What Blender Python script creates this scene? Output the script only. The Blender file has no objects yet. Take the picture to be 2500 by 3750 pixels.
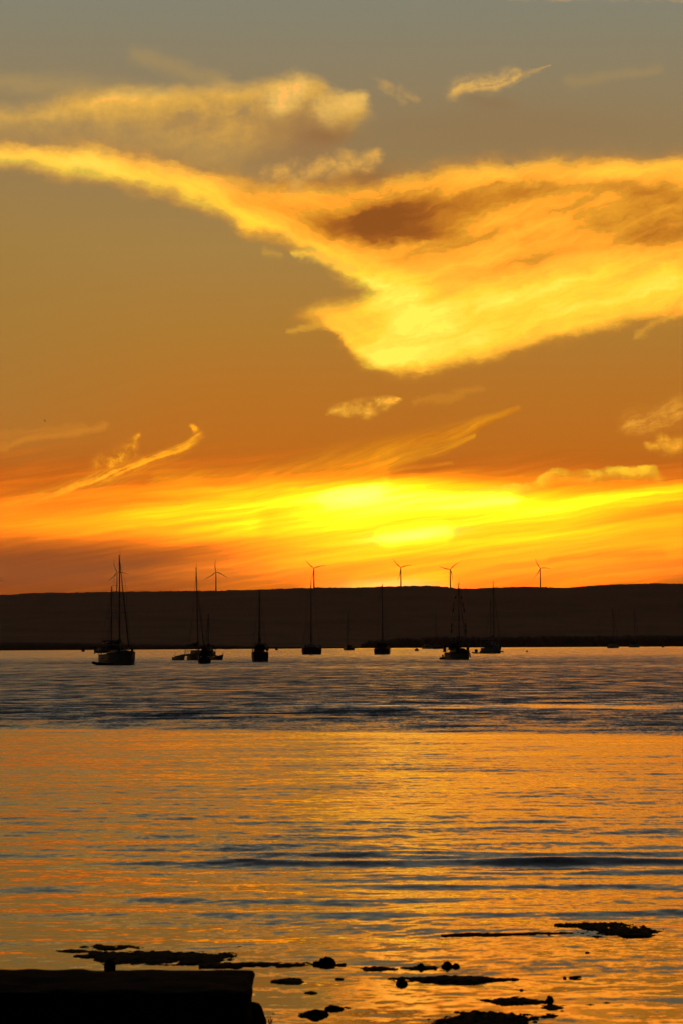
import bpy, bmesh, math, random
import numpy as np
from mathutils import Vector, Matrix

S = bpy.context.scene
COL = S.collection
R = math.radians
NISH = 0.022
HAZE = 1.6e-5
DENOISE = True

# ------------------------------------------------------------------ camera
# telephoto (100 mm on a 24 mm wide portrait frame), held 2.5 m above the water, a touch rolled
CAM_H = 2.5
FP = 2500 * 100 / 24.0            # focal length in photo pixels
PITCH, ROLL = math.atan(491.6 / FP), R(0.30)
cam_d = bpy.data.cameras.new('camera'); cam = bpy.data.objects.new('camera', cam_d); COL.objects.link(cam)
cam_d.sensor_fit = 'HORIZONTAL'; cam_d.sensor_width = 24; cam_d.lens = 100
cam_d.clip_start = 0.1; cam_d.clip_end = 60000
cam_d.dof.use_dof = True; cam_d.dof.focus_distance = 480; cam_d.dof.aperture_fstop = 10
_F = Vector((0, math.cos(PITCH), math.sin(PITCH))); _u0 = Vector((0, -math.sin(PITCH), math.cos(PITCH))); _r0 = Vector((1, 0, 0))
_Rt = _r0 * math.cos(ROLL) - _u0 * math.sin(ROLL); _Up = _u0 * math.cos(ROLL) + _r0 * math.sin(ROLL)
cam.matrix_world = Matrix(((_Rt.x, _Up.x, -_F.x, 0), (_Rt.y, _Up.y, -_F.y, 0), (_Rt.z, _Up.z, -_F.z, CAM_H), (0, 0, 0, 1)))
S.camera = cam

def ray(px, py):
    return _F + _Rt * ((px - 1250) / FP) + _Up * ((1875 - py) / FP)
def ground(px, py, z=0.0):
    d = ray(px, py); t = (z - CAM_H) / d.z
    return Vector((d.x * t, d.y * t, z))
def at(px, py, D):
    d = ray(px, py); t = D / d.y
    return Vector((d.x * t, D, CAM_H + d.z * t))

# ------------------------------------------------------------------ exposure
S.view_settings.view_transform = 'Standard'; S.view_settings.look = 'None'
S.view_settings.exposure = 0; S.view_settings.gamma = 1; S.view_settings.use_curve_mapping = False
S.cycles.use_denoising = DENOISE; S.cycles.max_bounces = 6; S.cycles.glossy_bounces = 3; S.cycles.diffuse_bounces = 1; S.cycles.volume_bounces = 0
S.cycles.caustics_reflective = False; S.cycles.caustics_refractive = False

# ------------------------------------------------------------------ node expressions
class NB:
    def __init__(s, tree): s.t = tree; s.n = tree.nodes; s.l = tree.links
    def node(s, typ, **kw):
        n = s.n.new(typ)
        for k, v in kw.items(): setattr(n, k, v)
        return n
    def put(s, sock, v):
        if isinstance(v, E): s.l.new(v.s, sock)
        else: sock.default_value = v
    def m(s, op, a, b=0.0, c=None, clamp=False):
        n = s.node('ShaderNodeMath', operation=op, use_clamp=clamp)
        s.put(n.inputs[0], a); s.put(n.inputs[1], b)
        if c is not None: s.put(n.inputs[2], c)
        return E(s, n.outputs[0])
    def vm(s, op, a, b=None, c=None, scale=None, out=0):
        n = s.node('ShaderNodeVectorMath', operation=op)
        s.put(n.inputs[0], a)
        if b is not None: s.put(n.inputs[1], b)
        if c is not None: s.put(n.inputs[2], c)
        if scale is not None: s.put(n.inputs['Scale'], scale)
        return E(s, n.outputs[out])
    def vec(s, x, y, z=0.0):
        n = s.node('ShaderNodeCombineXYZ')
        for i, v in enumerate((x, y, z)): s.put(n.inputs[i], v)
        return E(s, n.outputs[0])
    def sep(s, v):
        n = s.node('ShaderNodeSeparateXYZ'); s.put(n.inputs[0], v); return [E(s, o) for o in n.outputs]
    def noise(s, v, scale=1.0, detail=4.0, rough=0.5, dist=0.0, color=False):
        n = s.node('ShaderNodeTexNoise', noise_dimensions='3D'); s.put(n.inputs['Vector'], v)
        n.inputs['Scale'].default_value = scale; n.inputs['Detail'].default_value = detail
        n.inputs['Roughness'].default_value = rough; n.inputs['Distortion'].default_value = dist
        return E(s, n.outputs['Color' if color else 'Fac'])
    def sm(s, x, a, b, y0=0.0, y1=1.0):           # smoothstep from a to b
        n = s.node('ShaderNodeMapRange', interpolation_type='SMOOTHSTEP')
        for i, v in enumerate((x, a, b, y0, y1)): s.put(n.inputs[i], v)
        return E(s, n.outputs[0])
    def curve(s, x, pts, x0, x1, y0, y1):         # y = f(x) through pts
        n = s.node('ShaderNodeFloatCurve'); s.put(n.inputs['Value'], (x - x0) * (1 / (x1 - x0)))
        c = n.mapping.curves[0]
        P = [((a - x0) / (x1 - x0), (b - y0) / (y1 - y0)) for a, b in pts]
        c.points[0].location = P[0]; c.points[1].location = P[-1]
        for p in P[1:-1]: c.points.new(*p)
        for p in c.points: p.handle_type = 'AUTO_CLAMPED'
        n.mapping.update()
        return E(s, n.outputs[0]) * (y1 - y0) + y0
    def ramp(s, x, stops):
        n = s.node('ShaderNodeValToRGB'); s.put(n.inputs[0], x); e = n.color_ramp.elements
        while len(e) > 1: e.remove(e[-1])
        e[0].position = stops[0][0]; e[0].color = (*lin(stops[0][1]), 1)
        for p, c in stops[1:]:
            k = e.new(p); k.color = (*lin(c), 1)
        return E(s, n.outputs[0])
    def mix(s, f, a, b):
        n = s.node('ShaderNodeMix', data_type='RGBA'); s.put(n.inputs[0], f)
        for i, v in ((6, a), (7, b)):
            if isinstance(v, tuple): v = (*lin(v), 1)
            s.put(n.inputs[i], v)
        return E(s, n.outputs[2])
class E:
    def __init__(s, b, sock): s.b = b; s.s = sock
    def __add__(s, o): return s.b.m('ADD', s, o)
    __radd__ = __add__
    def __sub__(s, o): return s.b.m('SUBTRACT', s, o)
    def __rsub__(s, o): return s.b.m('SUBTRACT', o, s)
    def __mul__(s, o): return s.b.m('MULTIPLY', s, o)
    __rmul__ = __mul__
    def __truediv__(s, o): return s.b.m('DIVIDE', s, o)
def lin(c):
    return tuple((v / 255 / 12.92) if v / 255 <= 0.04045 else ((v / 255 + 0.055) / 1.055) ** 2.4 for v in c)

# ------------------------------------------------------------------ sky
SUN_AZ, SUN_EL = R(0.99), R(0.5)          # azimuth clockwise from +Y; just behind the ridge
world = bpy.data.worlds.new('World'); world.use_nodes = True
wt = world.node_tree; wt.nodes.clear(); B = NB(wt)
tc = B.node('ShaderNodeTexCoord'); D = E(B, tc.outputs['Generated'])
dx, dy, dz = B.sep(D)
az = B.m('ARCTAN2', dx, dy); el = B.m('ARCSINE', dz)
azF, elF = az * (FP / 1000), el * (FP / 1000)
U = azF - elF * 0.0052 + 1.25             # sky angles in thousandths: one unit = 5.5 degrees
V = 2.3666 - elF - azF * 0.0052
P0 = B.vec(U, V)
# coarse and fine warps so that no edge runs smooth
w1 = B.vm('SUBTRACT', B.noise(B.vec(U * 1.3, V * 2.2, 3.1), 1.6, 3, .5, color=True), (.5, .5, .5))
w2 = B.vm('SUBTRACT', B.noise(B.vec(U * 1.0, V * 1.7, 7.7), 9.0, 5, .62, color=True), (.5, .5, .5))
W = B.vm('ADD', B.vm('MULTIPLY', w1, (.14, .09, 0)), B.vm('MULTIPLY', w2, (.11, .075, 0)))
P = B.vm('ADD', P0, W); u, v, _ = B.sep(P)
# streak noises along three slants
def slant(a, sx, sy, detail=5, rough=.55, off=0.0, src=None):
    c, s_ = math.cos(R(a)), math.sin(R(a))
    uu, vv = (u, v) if src is None else src
    return B.noise(B.vec((uu * c + vv * s_) * sx, (vv * c - uu * s_) * sy, off), 1.0, detail, rough)
nA = slant(30, 2.2, 9, off=1.0)            # follows the long band down to the right
nB = slant(-17, 1.8, 9, off=2.0)           # follows the belly up to the right
    # low bands near the horizon
nA2 = slant(28, 4.5, 30, 4, .6, off=11.0)
nB2 = slant(-20, 3.6, 26, 4, .6, off=12.0)
nD = B.noise(P, 4.0, 6, .6)
nE = B.noise(P0, 14.0, 6, .65)

def cap(a, b, r0, r1=None, p=None, soft=(1.0, 0.0)):
    """soft stroke from a to b (sky units), radius r0 to r1"""
    p = p or P; r1 = r0 if r1 is None else r1
    ax, ay = a; bx, by = b; ex, ey = bx - ax, by - ay; L2 = ex * ex + ey * ey + 1e-9
    t = B.m('SUBTRACT', B.vm('DOT_PRODUCT', p, (ex / L2, ey / L2, 0), out=1), (ax * ex + ay * ey) / L2, clamp=True)
    q = B.vm('SCALE', (ex, ey, 0), scale=t); q = B.vm('ADD', q, (ax, ay, 0))
    d = B.vm('DISTANCE', p, q, out=1)
    rr = r0 if r1 == r0 else t * (r1 - r0) + r0
    return B.sm(d / rr, soft[0], soft[1])
def blob(c, rx, ry, ang=0, p=None):
    """elliptical soft spot"""
    uu, vv = (u, v) if p is None else p
    ca, sa = math.cos(R(ang)), math.sin(R(ang))
    x = (uu * ca + vv * sa - (c[0] * ca + c[1] * sa)) * (1 / rx)
    y = (vv * ca - uu * sa - (c[1] * ca - c[0] * sa)) * (1 / ry)
    d2 = x * x + y * y
    return B.m('EXPONENT', d2 * -1.0)
def chain(pts, **k):
    r = None
    for a, b in zip(pts, pts[1:]):
        c = cap(a[:2], b[:2], a[2], b[2], **k); r = c if r is None else B.m('MAXIMUM', r, c)
    return r

# clear sky by elevation
vr = (V + 2.0) * (1 / 4.4)
def g(vv): return (vv + 2.0) / 4.4
col = B.ramp(vr, [(g(-2.0), (72, 78, 84)), (g(-.9), (103, 105, 101)), (g(-.3), (118, 122, 113)), (g(0), (130, 130, 112)), (g(.3), (140, 126, 96)), (g(.6), (148, 123, 80)),
                  (g(.9), (162, 127, 68)), (g(1.2), (170, 120, 47)), (g(1.45), (179, 110, 31)), (g(1.65), (185, 102, 17)), (g(1.85), (200, 98, 10)), (g(2.1), (205, 92, 5))])
# the left is a little greyer and greener than the middle
col = B.mix(B.sm(U, .9, -.3) * B.sm(V, .6, 1.0) * B.sm(V, 1.9, 1.4) * .5, col, (152, 120, 58))

# ---- upper bank
ub_hi = B.curve(u, [(-1.2, .44), (-.2, .43), (.1, .41), (.3, .36), (.6, .335), (.9, .315), (1.08, .28), (1.2, .33), (1.33, .385), (1.5, .50), (2.2, .55)], -1.2, 2.2, .2, .7)
ub_lo = B.curve(u, [(-1.2, .52), (-.2, .50), (.1, .50), (.4, .53), (.8, .60), (1.1, .62), (1.25, .56), (1.35, .44), (1.5, .40), (2.2, .4)], -1.2, 2.2, .2, .7)
ub = B.sm(v - ub_hi, -.035, .05) * B.sm(ub_lo - v, -.10, .14) * B.sm(u, 1.38, 1.28)
ubn = nD * .45 + nB * .40 + nE * .35
ub = ub * B.sm(ubn, .36, .56, .42, 1.0)
ubc = B.ramp(B.m('ADD', ubn * 1.5 - .55, B.sm(v - ub_hi, .14, .0) * .35 - .1), [(.15, (178, 138, 78)), (.42, (212, 162, 74)), (.62, (234, 178, 76)), (.85, (248, 196, 90))])
ubc = B.mix(B.sm(v - ub_hi, .07, .20) * B.sm(u, .75, 1.15) * .85, ubc, (150, 112, 72))
col = B.mix(ub, col, ubc)
# its tufts at the right end
tuft = B.m('MAXIMUM', cap((1.0, .37), (1.08, .33), .09, .07), cap((1.19, .39), (1.30, .375), .09, .045))
col = B.mix(B.m('MINIMUM', tuft * (nE * 1.6 + nD * .8 - .35), .95), col, (240, 190, 95))
# small wisps high up
fw = slant(-20, 4.0, 40, 4, .6, off=31.0)
wis = B.m('MAXIMUM', cap((1.66, .35), (1.88, .285), .06, .045), cap((1.88, .29), (2.02, .262), .04, .012) * .6)
col = B.mix(B.m('MINIMUM', wis * B.sm(fw * .6 + nE * .5, .36, .68, .15, 1.2) * wis, 1.0), col, (230, 178, 88))
col = B.mix(blob((1.79, .385), .09, .03) * .5, col, (140, 108, 72))
col = B.mix(B.m('MAXIMUM', cap((1.37, .32), (1.48, .38), .035, .03), cap((1.46, .34), (1.53, .37), .03, .02)) * B.sm(nE, .35, .65) * .55, col, (205, 160, 86))
col = B.mix(blob((.05, .34), .5, .035) * .35, col, (196, 158, 86))
col = B.mix(cap((1.8, -.01), (2.9, .02), .03, .04) * .6, col, (226, 170, 104))
col = B.mix(cap((.5, .22), (.8, .30), .05, .06) * .35 + cap((2.1, .33), (2.4, .28), .04, .04) * .25, col, (185, 150, 88))
# brown shade below
col = B.mix(blob((1.85, .49), .6, .10) * .45, col, (142, 112, 74))
col = B.mix(blob((1.2, .50), .10, .035) * .65, col, (146, 104, 62))

# ---- the long band and its belly
b_hi = B.curve(u, [(-1.2, .50), (-.2, .52), (.1, .525), (.4, .53), (.6, .565), (.8, .61), (1.0, .64), (1.25, .645), (1.5, .63), (1.7, .60), (1.85, .585), (2.1, .575), (2.5, .572), (3.2, .60), (4.0, .8)], -1.2, 4.0, .4, 1.6)
b_lo = B.curve(u, [(-1.2, .60), (-.3, .615), (0, .63), (.3, .665), (.6, .715), (.8, .775), (.92, .865), (1.1, .93), (1.3, 1.045), (1.45, 1.14), (1.6, 1.2), (2.1, 1.2), (4.0, .9)], -1.2, 4.0, .4, 1.6)
band = B.sm(v - b_hi, -.05, .07) * B.sm(b_lo - v, -.035, .055)
y_lo = B.curve(u, [(.9, 1.17), (1.08, 1.185), (1.17, 1.20), (1.23, 1.25), (1.29, 1.33), (1.37, 1.375), (1.455, 1.402), (1.6, 1.375), (1.75, 1.345), (2.0, 1.285), (2.25, 1.22), (2.5, 1.11), (2.8, .96), (3.4, .85), (4.0, .8)], .9, 4.0, .6, 1.6)
y_hi = B.curve(u, [(.9, 1.19), (1.05, 1.165), (1.12, 1.135), (1.25, 1.10), (1.36, 1.05), (1.55, .9), (2.0, .8), (4.0, .7)], .9, 4.0, .6, 1.6)
belly = B.sm(y_lo - v, -.025, .065) * B.sm(v - y_hi, -.03, .06) * B.sm(u, 1.05, 1.17) * B.sm(u, 3.9, 2.7)
cl = B.m('MAXIMUM', band * B.sm(u, 3.9, 2.7) * B.sm(u, -1.2, -.2), belly)
# brightness of the cloud, 0 dark brown .. 1 bright yellow
br = B.curve(v, [(.4, .56), (.6, .58), (.78, .46), (.92, .46), (1.08, .66), (1.3, .74)], .4, 1.3, 0, 1)
br = br + ((nA - .5) * .5 + (nA2 - .5) * .22) * B.sm(u, 1.7, 1.1) + ((nB - .5) * .75 + (nB2 - .5) * .30) * B.sm(u, .9, 1.5) + (nD - .5) * .30
br = br + chain([(-.1, .585, .07), (.35, .62, .08), (.75, .72, .085), (1.0, .84, .08), (1.25, .98, .08), (1.5, 1.12, .12)], soft=(1.3, 0)) * .26
br = br + blob((1.95, 1.10), .45, .12, -22) * .16 + blob((1.5, 1.25), .22, .12, -10) * .12 + blob((2.45, 1.0), .18, .06, -30) * .16
br = br + blob((2.3, .64), .28, .035, -8) * .2 + blob((1.35, .93), .10, .05, 35) * .1
br = br - blob((1.36, .82), .19, .07, -8) * .40 - blob((1.62, .755), .30, .045, -14) * .27 - blob((1.5, .86), .28, .045, 4) * .16
br = br - blob((2.42, .72), .20, .04, 6) * .18 - blob((2.45, .86), .17, .06, -10) * .20 - blob((2.15, .80), .12, .04, 14) * .12 - blob((1.95, .70), .14, .03, 0) * .14
br = br - blob((1.2, .64), .16, .03, -10) * .34 - B.sm(u, -.1, -.8) * .1
edge = B.sm(B.m('MINIMUM', v - b_hi, B.m('MAXIMUM', b_lo - v, y_lo - v)), .0, .07)
br = br * (edge * .22 + .78)
cl = cl * B.sm(nE * .45 + nD * .35 + nA2 * .25 + edge * .6, .42, .72, .30, 1.0)
br = br * (cl * .40 + .60)
ccol = B.ramp(br, [(0, (140, 78, 26)), (.12, (160, 90, 28)), (.28, (205, 128, 32)), (.44, (240, 164, 42)), (.60, (255, 190, 52)), (.78, (255, 218, 56)), (.95, (255, 238, 84))])
ccol = B.mix(B.sm(V, .80, .5) * B.sm(U, 1.7, 1.0, .35, 1.0) * .32, ccol, (225, 180, 100))
col = B.mix(cl, col, ccol)
# torn tufts between the two
tf = B.m('MAXIMUM', B.m('MAXIMUM', cap((1.1, .65), (1.2, .60), .075, .045), cap((1.25, .62), (1.38, .585), .075, .035)), cap((1.0, .64), (1.08, .61), .06, .04))
col = B.mix(tf * B.sm(nD * .5 + nE * .6, .40, .66, .1, 1.0), col, (226, 168, 76))
col = B.mix(blob((1.3, .655), .12, .03, -12) * .7, col, (150, 100, 52))
col = B.mix(cap((.95, .925), (1.0, .94), .025, .02) * .55, col, (205, 155, 62))
col = B.mix(chain([(1.05, .93, .018), (1.15, .955, .03), (1.3, .99, .03)]) * .8, col, (248, 195, 62))
col = B.mix(cap((1.08, 1.21), (1.2, 1.19), .02, .03) * .6, col, (226, 165, 50))
col = B.mix(chain([(2.35, 1.235, .02), (2.46, 1.16, .022), (2.52, 1.05, .02)]) * .35, col, (248, 180, 50))

# ---- middle wisps
mw = B.m('MAXIMUM', cap((1.33, 1.505), (1.425, 1.475), .05, .028), cap((1.22, 1.515), (1.33, 1.50), .03, .045) * .7)
col = B.mix(mw * B.sm(nE, .34, .66, .1, 1.2), col, (255, 186, 56))
col = B.mix(cap((2.28, 1.56), (2.75, 1.44), .06, .09) * B.sm(fw * .6 + nE * .5, .40, .72, .1, 1.0), col, (235, 160, 48))
col = B.mix(cap((1.5, 1.49), (1.74, 1.44), .02, .025) * .3, col, (222, 145, 38))
col = B.mix(B.m('MAXIMUM', cap((2.36, 1.64), (2.6, 1.60), .03, .05), cap((2.40, 1.61), (2.43, 1.61), .03, .02)) * B.sm(nE, .3, .66, .2, .9), col, (248, 172, 40))
col = B.mix((cap((-.3, 1.68), (.38, 1.575), .02, .02) * .5 + cap((-.3, 1.63), (.3, 1.57), .03, .02) * .25), col, (215, 135, 35))

# ---- low fire: heat 0 ember .. 1 white-yellow
q = B.vm('ADD', B.vm('ADD', P0, B.vm('MULTIPLY', w1, (.12, .045, 0))), B.vm('MULTIPLY', w2, (.06, .012, 0)))
qu, qv, _ = B.sep(q)
qp = (qu, qv)
nC = slant(-7, 1.0, 14, 4, .55, off=4.0, src=qp)
nC2 = slant(-9, 1.6, 44, 3, .5, off=14.0, src=qp)
fl = slant(-24, 3.0, 60, 4, .6, off=21.0, src=qp)
H = B.curve(V, [(1.3, .24), (1.6, .25), (1.75, .31), (1.86, .44), (1.95, .40), (2.05, .24), (2.15, .20), (2.25, .24), (2.4, .26)], 1.3, 2.4, 0, 1)
H = H + (nC - .5) * .55 + (nC2 - .5) * .28
H = H + blob((1.44, 2.0), .76, .24, 0, qp) * .46 + blob((1.30, 1.86), .55, .09, -4, qp) * .16
H = H + blob((2.3, 2.0), .8, .24, 0, qp) * .22
def st(pts, w, amt): 
    global H
    H = H + chain(pts, p=q, soft=(1.0, .0)) * w * amt
one = 1.0
st([(.1, 1.905, .06), (.7, 1.85, .075), (1.1, 1.81, .085), (1.5, 1.81, .09), (1.85, 1.82, .07)], B.sm(U, .05, .95) * (nC * 1.2 + nC2 * .8), .30)
st([(.3, 1.82, .04), (1.0, 1.775, .05), (1.4, 1.76, .05)], B.sm(U, .2, .9), .14)
st([(-.3, 1.90, .09), (.25, 1.92, .09), (.9, 1.92, .09)], one, .16)
st([(1.2, 1.83, .06), (1.35, 1.815, .06)], one, .2)
st([(1.42, 1.975, .05), (1.62, 1.955, .06)], one, .2)
st([(1.3, 2.15, .07), (1.6, 2.13, .07)], one, .14)
st([(1.5, 1.89, .07), (2.15, 1.83, .06), (2.8, 1.76, .06)], B.sm(U, 1.45, 2.0) * (nC + nC2), .24)
st([(2.0, 2.05, .02), (2.4, 2.03, .03)], one, -.06)
H = H - blob((.25, 2.08), .55, .09, 2, qp) * .16 - blob((-.05, 2.06), .25, .11, 0, qp) * .10
H = H - blob((2.1, 1.67), .5, .06, -4, qp) * .10 - blob((1.55, 1.73), .16, .02, -10, qp) * .14 - blob((.5, 1.765), .35, .018, -7, qp) * .12
H = H * B.sm(B.m('ABSOLUTE', U - 1.3), 6.5, 1.6, .45, 1.0)
fire = B.ramp(H * .8, [(0, (112, 42, 16)), (.10, (135, 56, 8)), (.20, (178, 80, 2)), (.32, (232, 112, 0)), (.44, (255, 150, 0)), (.56, (255, 188, 0)), (.68, (255, 232, 0)), (.80, (255, 252, 20)), (.97, (255, 255, 90))])
fo = B.sm(V + (nC - .5) * .12 - U * .01, 1.60, 1.80) 
fo = B.m('MAXIMUM', fo, chain([(.85, 1.80, .12), (1.2, 1.72, .10), (1.5, 1.62, .05), (1.75, 1.56, .03), (1.88, 1.50, .014)], p=q) * (nC * 1.2 + .1) * .9)
col = B.mix(B.m('MINIMUM', fo, 1.0), col, fire)
# feathers sweeping up
fe = chain([(1.1, 1.77, .05), (1.4, 1.705, .05), (1.6, 1.645, .035), (1.72, 1.595, .015)], p=q)
fe = B.m('MAXIMUM', fe, chain([(.6, 1.76, .06), (.95, 1.76, .09), (1.3, 1.69, .09), (1.62, 1.595, .05), (1.88, 1.50, .015)], p=q) * .75)
fe = B.m('MAXIMUM', fe, chain([(1.4, 1.74, .016), (1.65, 1.70, .012)], p=q) * .5)
col = B.mix(B.m('MINIMUM', fe * B.sm(fl * .5 + nD * .5, .30, .75, .15, 1.0), 1.0), col, (255, 168, 8))
# left comet of cloud with a hooked end
pc = B.vm('ADD', P0, B.vm('MULTIPLY', w2, (.05, .022, 0)))
cm = chain([(-.2, 1.90, .05), (.12, 1.835, .05), (.3, 1.775, .045), (.45, 1.722, .045), (.58, 1.672, .034), (.68, 1.632, .030), (.725, 1.595, .030), (.70, 1.56, .016)], p=pc) * B.sm(fl * .6 + nE * .4, .30, .62, .12, 1.1) * B.sm(U, -.1, .45, .45, 1.0)
cm = B.m('MAXIMUM', cm, chain([(-.3, 1.93, .10), (.1, 1.85, .10), (.4, 1.76, .085), (.62, 1.68, .06), (.72, 1.62, .02)], p=pc) * B.sm(fl * .7 + nC * .3, .40, .66, 0, .42))
cm = B.m('MAXIMUM', cm, chain([(.37, 1.715, .075), (.46, 1.67, .065), (.50, 1.60, .02)], p=q) * B.sm(nE, .36, .66, .05, .85))
col = B.mix(B.m('MINIMUM', cm * 1.1, 1.0), col, B.mix(cm, (225, 125, 12), (255, 182, 26)))
# lumpy cloud edge on the right
lump = B.noise(B.vec(U, V * 1.2, 9.0), 14.0, 3, .5)
cu_hi = B.curve(U, [(1.5, 1.84), (1.7, 1.79), (1.82, 1.775), (1.95, 1.755), (2.0, 1.725), (2.2, 1.712), (2.37, 1.70), (2.42, 1.73), (2.6, 1.74), (3.0, 1.75)], 1.5, 3.0, 1.6, 1.9) - (lump - .5) * .06
cu = B.sm(V - cu_hi, -.004, .012) * B.sm(V - cu_hi, .08, .015) * B.sm(U, 1.62, 1.78) * B.sm(U, 2.44, 2.34)
col = B.mix(cu * B.sm(nD, .35, .62, .1, .8), col, B.mix(nE, (255, 205, 20), (255, 240, 60)))
# pale core of the afterglow
col = B.mix(B.m('MINIMUM', (blob((1.31, 1.825), .09, .022, -8, qp) * .6 + blob((1.52, 1.965), .14, .016, -6, qp) * .5 + blob((1.42, 2.15), .17, .022, 0, qp) * .55), 1.0), col, (255, 255, 140))

# the afterglow is brighter than the film can hold: red, then green, run past full
cr, cg, cb = B.sep(col)
col = B.vec(cr * B.sm(cr, .80, 1.0, 1.0, 2.2), cg * B.sm(cg, .80, 1.0, 1.0, 1.35), cb)

# the rest of the sky is the plain evening sky
sky = B.node('ShaderNodeTexSky', sky_type='NISHITA'); sky.sun_disc = False
sky.sun_elevation = SUN_EL; sky.sun_rotation = SUN_AZ; sky.air_density = 1.0; sky.dust_density = 1.5
nish = B.vm('SCALE', E(B, sky.outputs[0]), scale=NISH)
front = B.sm(B.m('ABSOLUTE', azF), 11.0, 2.2) * B.sm(elF, 9.5, 2.4)
low = B.sm(dz, -.02, 0.0)
fin = B.vm('MULTIPLY_ADD', col, B.vec(front, front, front), B.vm('SCALE', nish, scale=1.0 - front))
bg = B.node('ShaderNodeBackground'); B.put(bg.inputs[0], fin); bg.inputs[1].default_value = 1.0
out = B.node('ShaderNodeOutputWorld'); wt.links.new(bg.outputs[0], out.inputs[0])
world.cycles.sampling_method = 'MANUAL'; world.cycles.sample_map_resolution = 1024

S.world = world

# ------------------------------------------------------------------ sun, just behind the ridge
sl = bpy.data.lights.new('sun', 'SUN'); sl.energy = 2.0; sl.angle = R(.5); sl.color = (1.0, .62, .25)
sun = bpy.data.objects.new('sun', sl); COL.objects.link(sun)
sd = Vector((math.sin(SUN_AZ) * math.cos(SUN_EL), math.cos(SUN_AZ) * math.cos(SUN_EL), math.sin(SUN_EL)))
sun.rotation_euler = (-sd).to_track_quat('-Z', 'Y').to_euler()

# ------------------------------------------------------------------ materials
def mat(name, color, rough=.6, metal=0.0, var=.25, scale=3.0, bump=0.0):
    m = bpy.data.materials.new(name); m.use_nodes = True; t = m.node_tree; b = t.nodes['Principled BSDF']
    b.inputs['Roughness'].default_value = rough; b.inputs['Metallic'].default_value = metal
    tx = t.nodes.new('ShaderNodeTexCoord'); n = t.nodes.new('ShaderNodeTexNoise'); r = t.nodes.new('ShaderNodeValToRGB')
    n.inputs['Scale'].default_value = scale; n.inputs['Detail'].default_value = 5
    t.links.new(tx.outputs['Object'], n.inputs['Vector']); t.links.new(n.outputs['Fac'], r.inputs[0])
    r.color_ramp.elements[0].position = .3; r.color_ramp.elements[1].position = .7
    r.color_ramp.elements[0].color = (*[c * (1 - var) for c in color], 1); r.color_ramp.elements[1].color = (*[min(1, c * (1 + var)) for c in color], 1)
    t.links.new(r.outputs[0], b.inputs['Base Color'])
    if name.startswith(('wet dark','seaweed','weathered dark')): b.inputs['Specular IOR Level'].default_value = .03
    if bump:
        k = t.nodes.new('ShaderNodeBump'); k.inputs['Strength'].default_value = .6; k.inputs['Distance'].default_value = bump
        t.links.new(n.outputs['Fac'], k.inputs['Height']); t.links.new(k.outputs[0], b.inputs['Normal'])
    return m
M = dict(
    hill=mat('dry scrub hillside', (.085, .042, .030), .95, scale=.004, var=.5),
    mangrove=mat('mangrove foliage', (.022, .020, .013), .95, scale=.05, var=.4),
    sand=mat('wet sand', (.12, .10, .075), .8, scale=.1),
    rock=mat('wet dark rock', (.011, .010, .009), .75, scale=14, var=.5, bump=.01),
    weed=mat('seaweed crust', (.011, .011, .007), .8, scale=22, var=.5, bump=.01),
    wall=mat('weathered dark stone', (.010, .0095, .009), .9, scale=9, var=.5, bump=.012),
    white=mat('weathered white gelcoat', (.42, .42, .42), .45, scale=1.2, var=.12),
    cream=mat('cream painted hull', (.36, .33, .27), .5, scale=1.2, var=.12),
    navy=mat('dark blue painted hull', (.03, .035, .06), .45, scale=1.2),
    dark=mat('dark painted hull', (.045, .04, .04), .6, scale=1.2),
    deck=mat('grey deck paint', (.24, .24, .23), .8, scale=4),
    alu=mat('mast aluminium', (.16, .16, .165), .5, .4, scale=2, var=.1),
    wire=mat('rigging wire', (.08, .08, .08), .5, .6, scale=2),
    canvas=mat('dark canvas', (.035, .04, .055), .95, scale=5),
    tan=mat('faded canvas', (.16, .14, .11), .95, scale=5),
    glass=mat('dark window glass', (.015, .018, .02), .08, scale=1),
    rubber=mat('grey inflatable rubber', (.07, .07, .07), .8, scale=3),
    black=mat('black plastic', (.02, .02, .02), .5, scale=3),
    turbine=mat('turbine white paint', (.55, .55, .55), .6, scale=.1, var=.08),
    red=mat('buoy red paint', (.20, .04, .02), .6, scale=3),
    skin=mat('clothed figure', (.08, .06, .05), .9, scale=6),
    feather=mat('gull plumage', (.10, .10, .10), .9, scale=20),
)

def link(name, me, m=None, parent=None, smooth=False):
    o = bpy.data.objects.new(name, me); COL.objects.link(o)
    if m is not None: me.materials.append(M[m] if isinstance(m, str) else m)
    if parent: o.parent = parent
    if smooth: me.polygons.foreach_set('use_smooth', [True] * len(me.polygons))
    return o
def grid_mesh(name, Vv, nr, nc, m, smooth=True):
    """mesh from an (nr*nc, 3) array of points"""
    idx = (np.arange(nr - 1)[:, None] * nc + np.arange(nc - 1)[None, :]).ravel()
    q = np.stack([idx, idx + 1, idx + nc + 1, idx + nc], 1).astype(np.int32)
    me = bpy.data.meshes.new(name); me.vertices.add(len(Vv)); me.vertices.foreach_set('co', Vv.astype(np.float32).ravel())
    me.loops.add(q.size); me.loops.foreach_set('vertex_index', q.ravel())
    me.polygons.add(len(q)); me.polygons.foreach_set('loop_start', np.arange(0, q.size, 4, dtype=np.int32))
    me.polygons.foreach_set('loop_total', np.full(len(q), 4, dtype=np.int32))
    me.update(calc_edges=True); me.validate()
    if smooth: me.polygons.foreach_set('use_smooth', np.ones(len(q), dtype=bool))
    return link(name, me, m)

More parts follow.
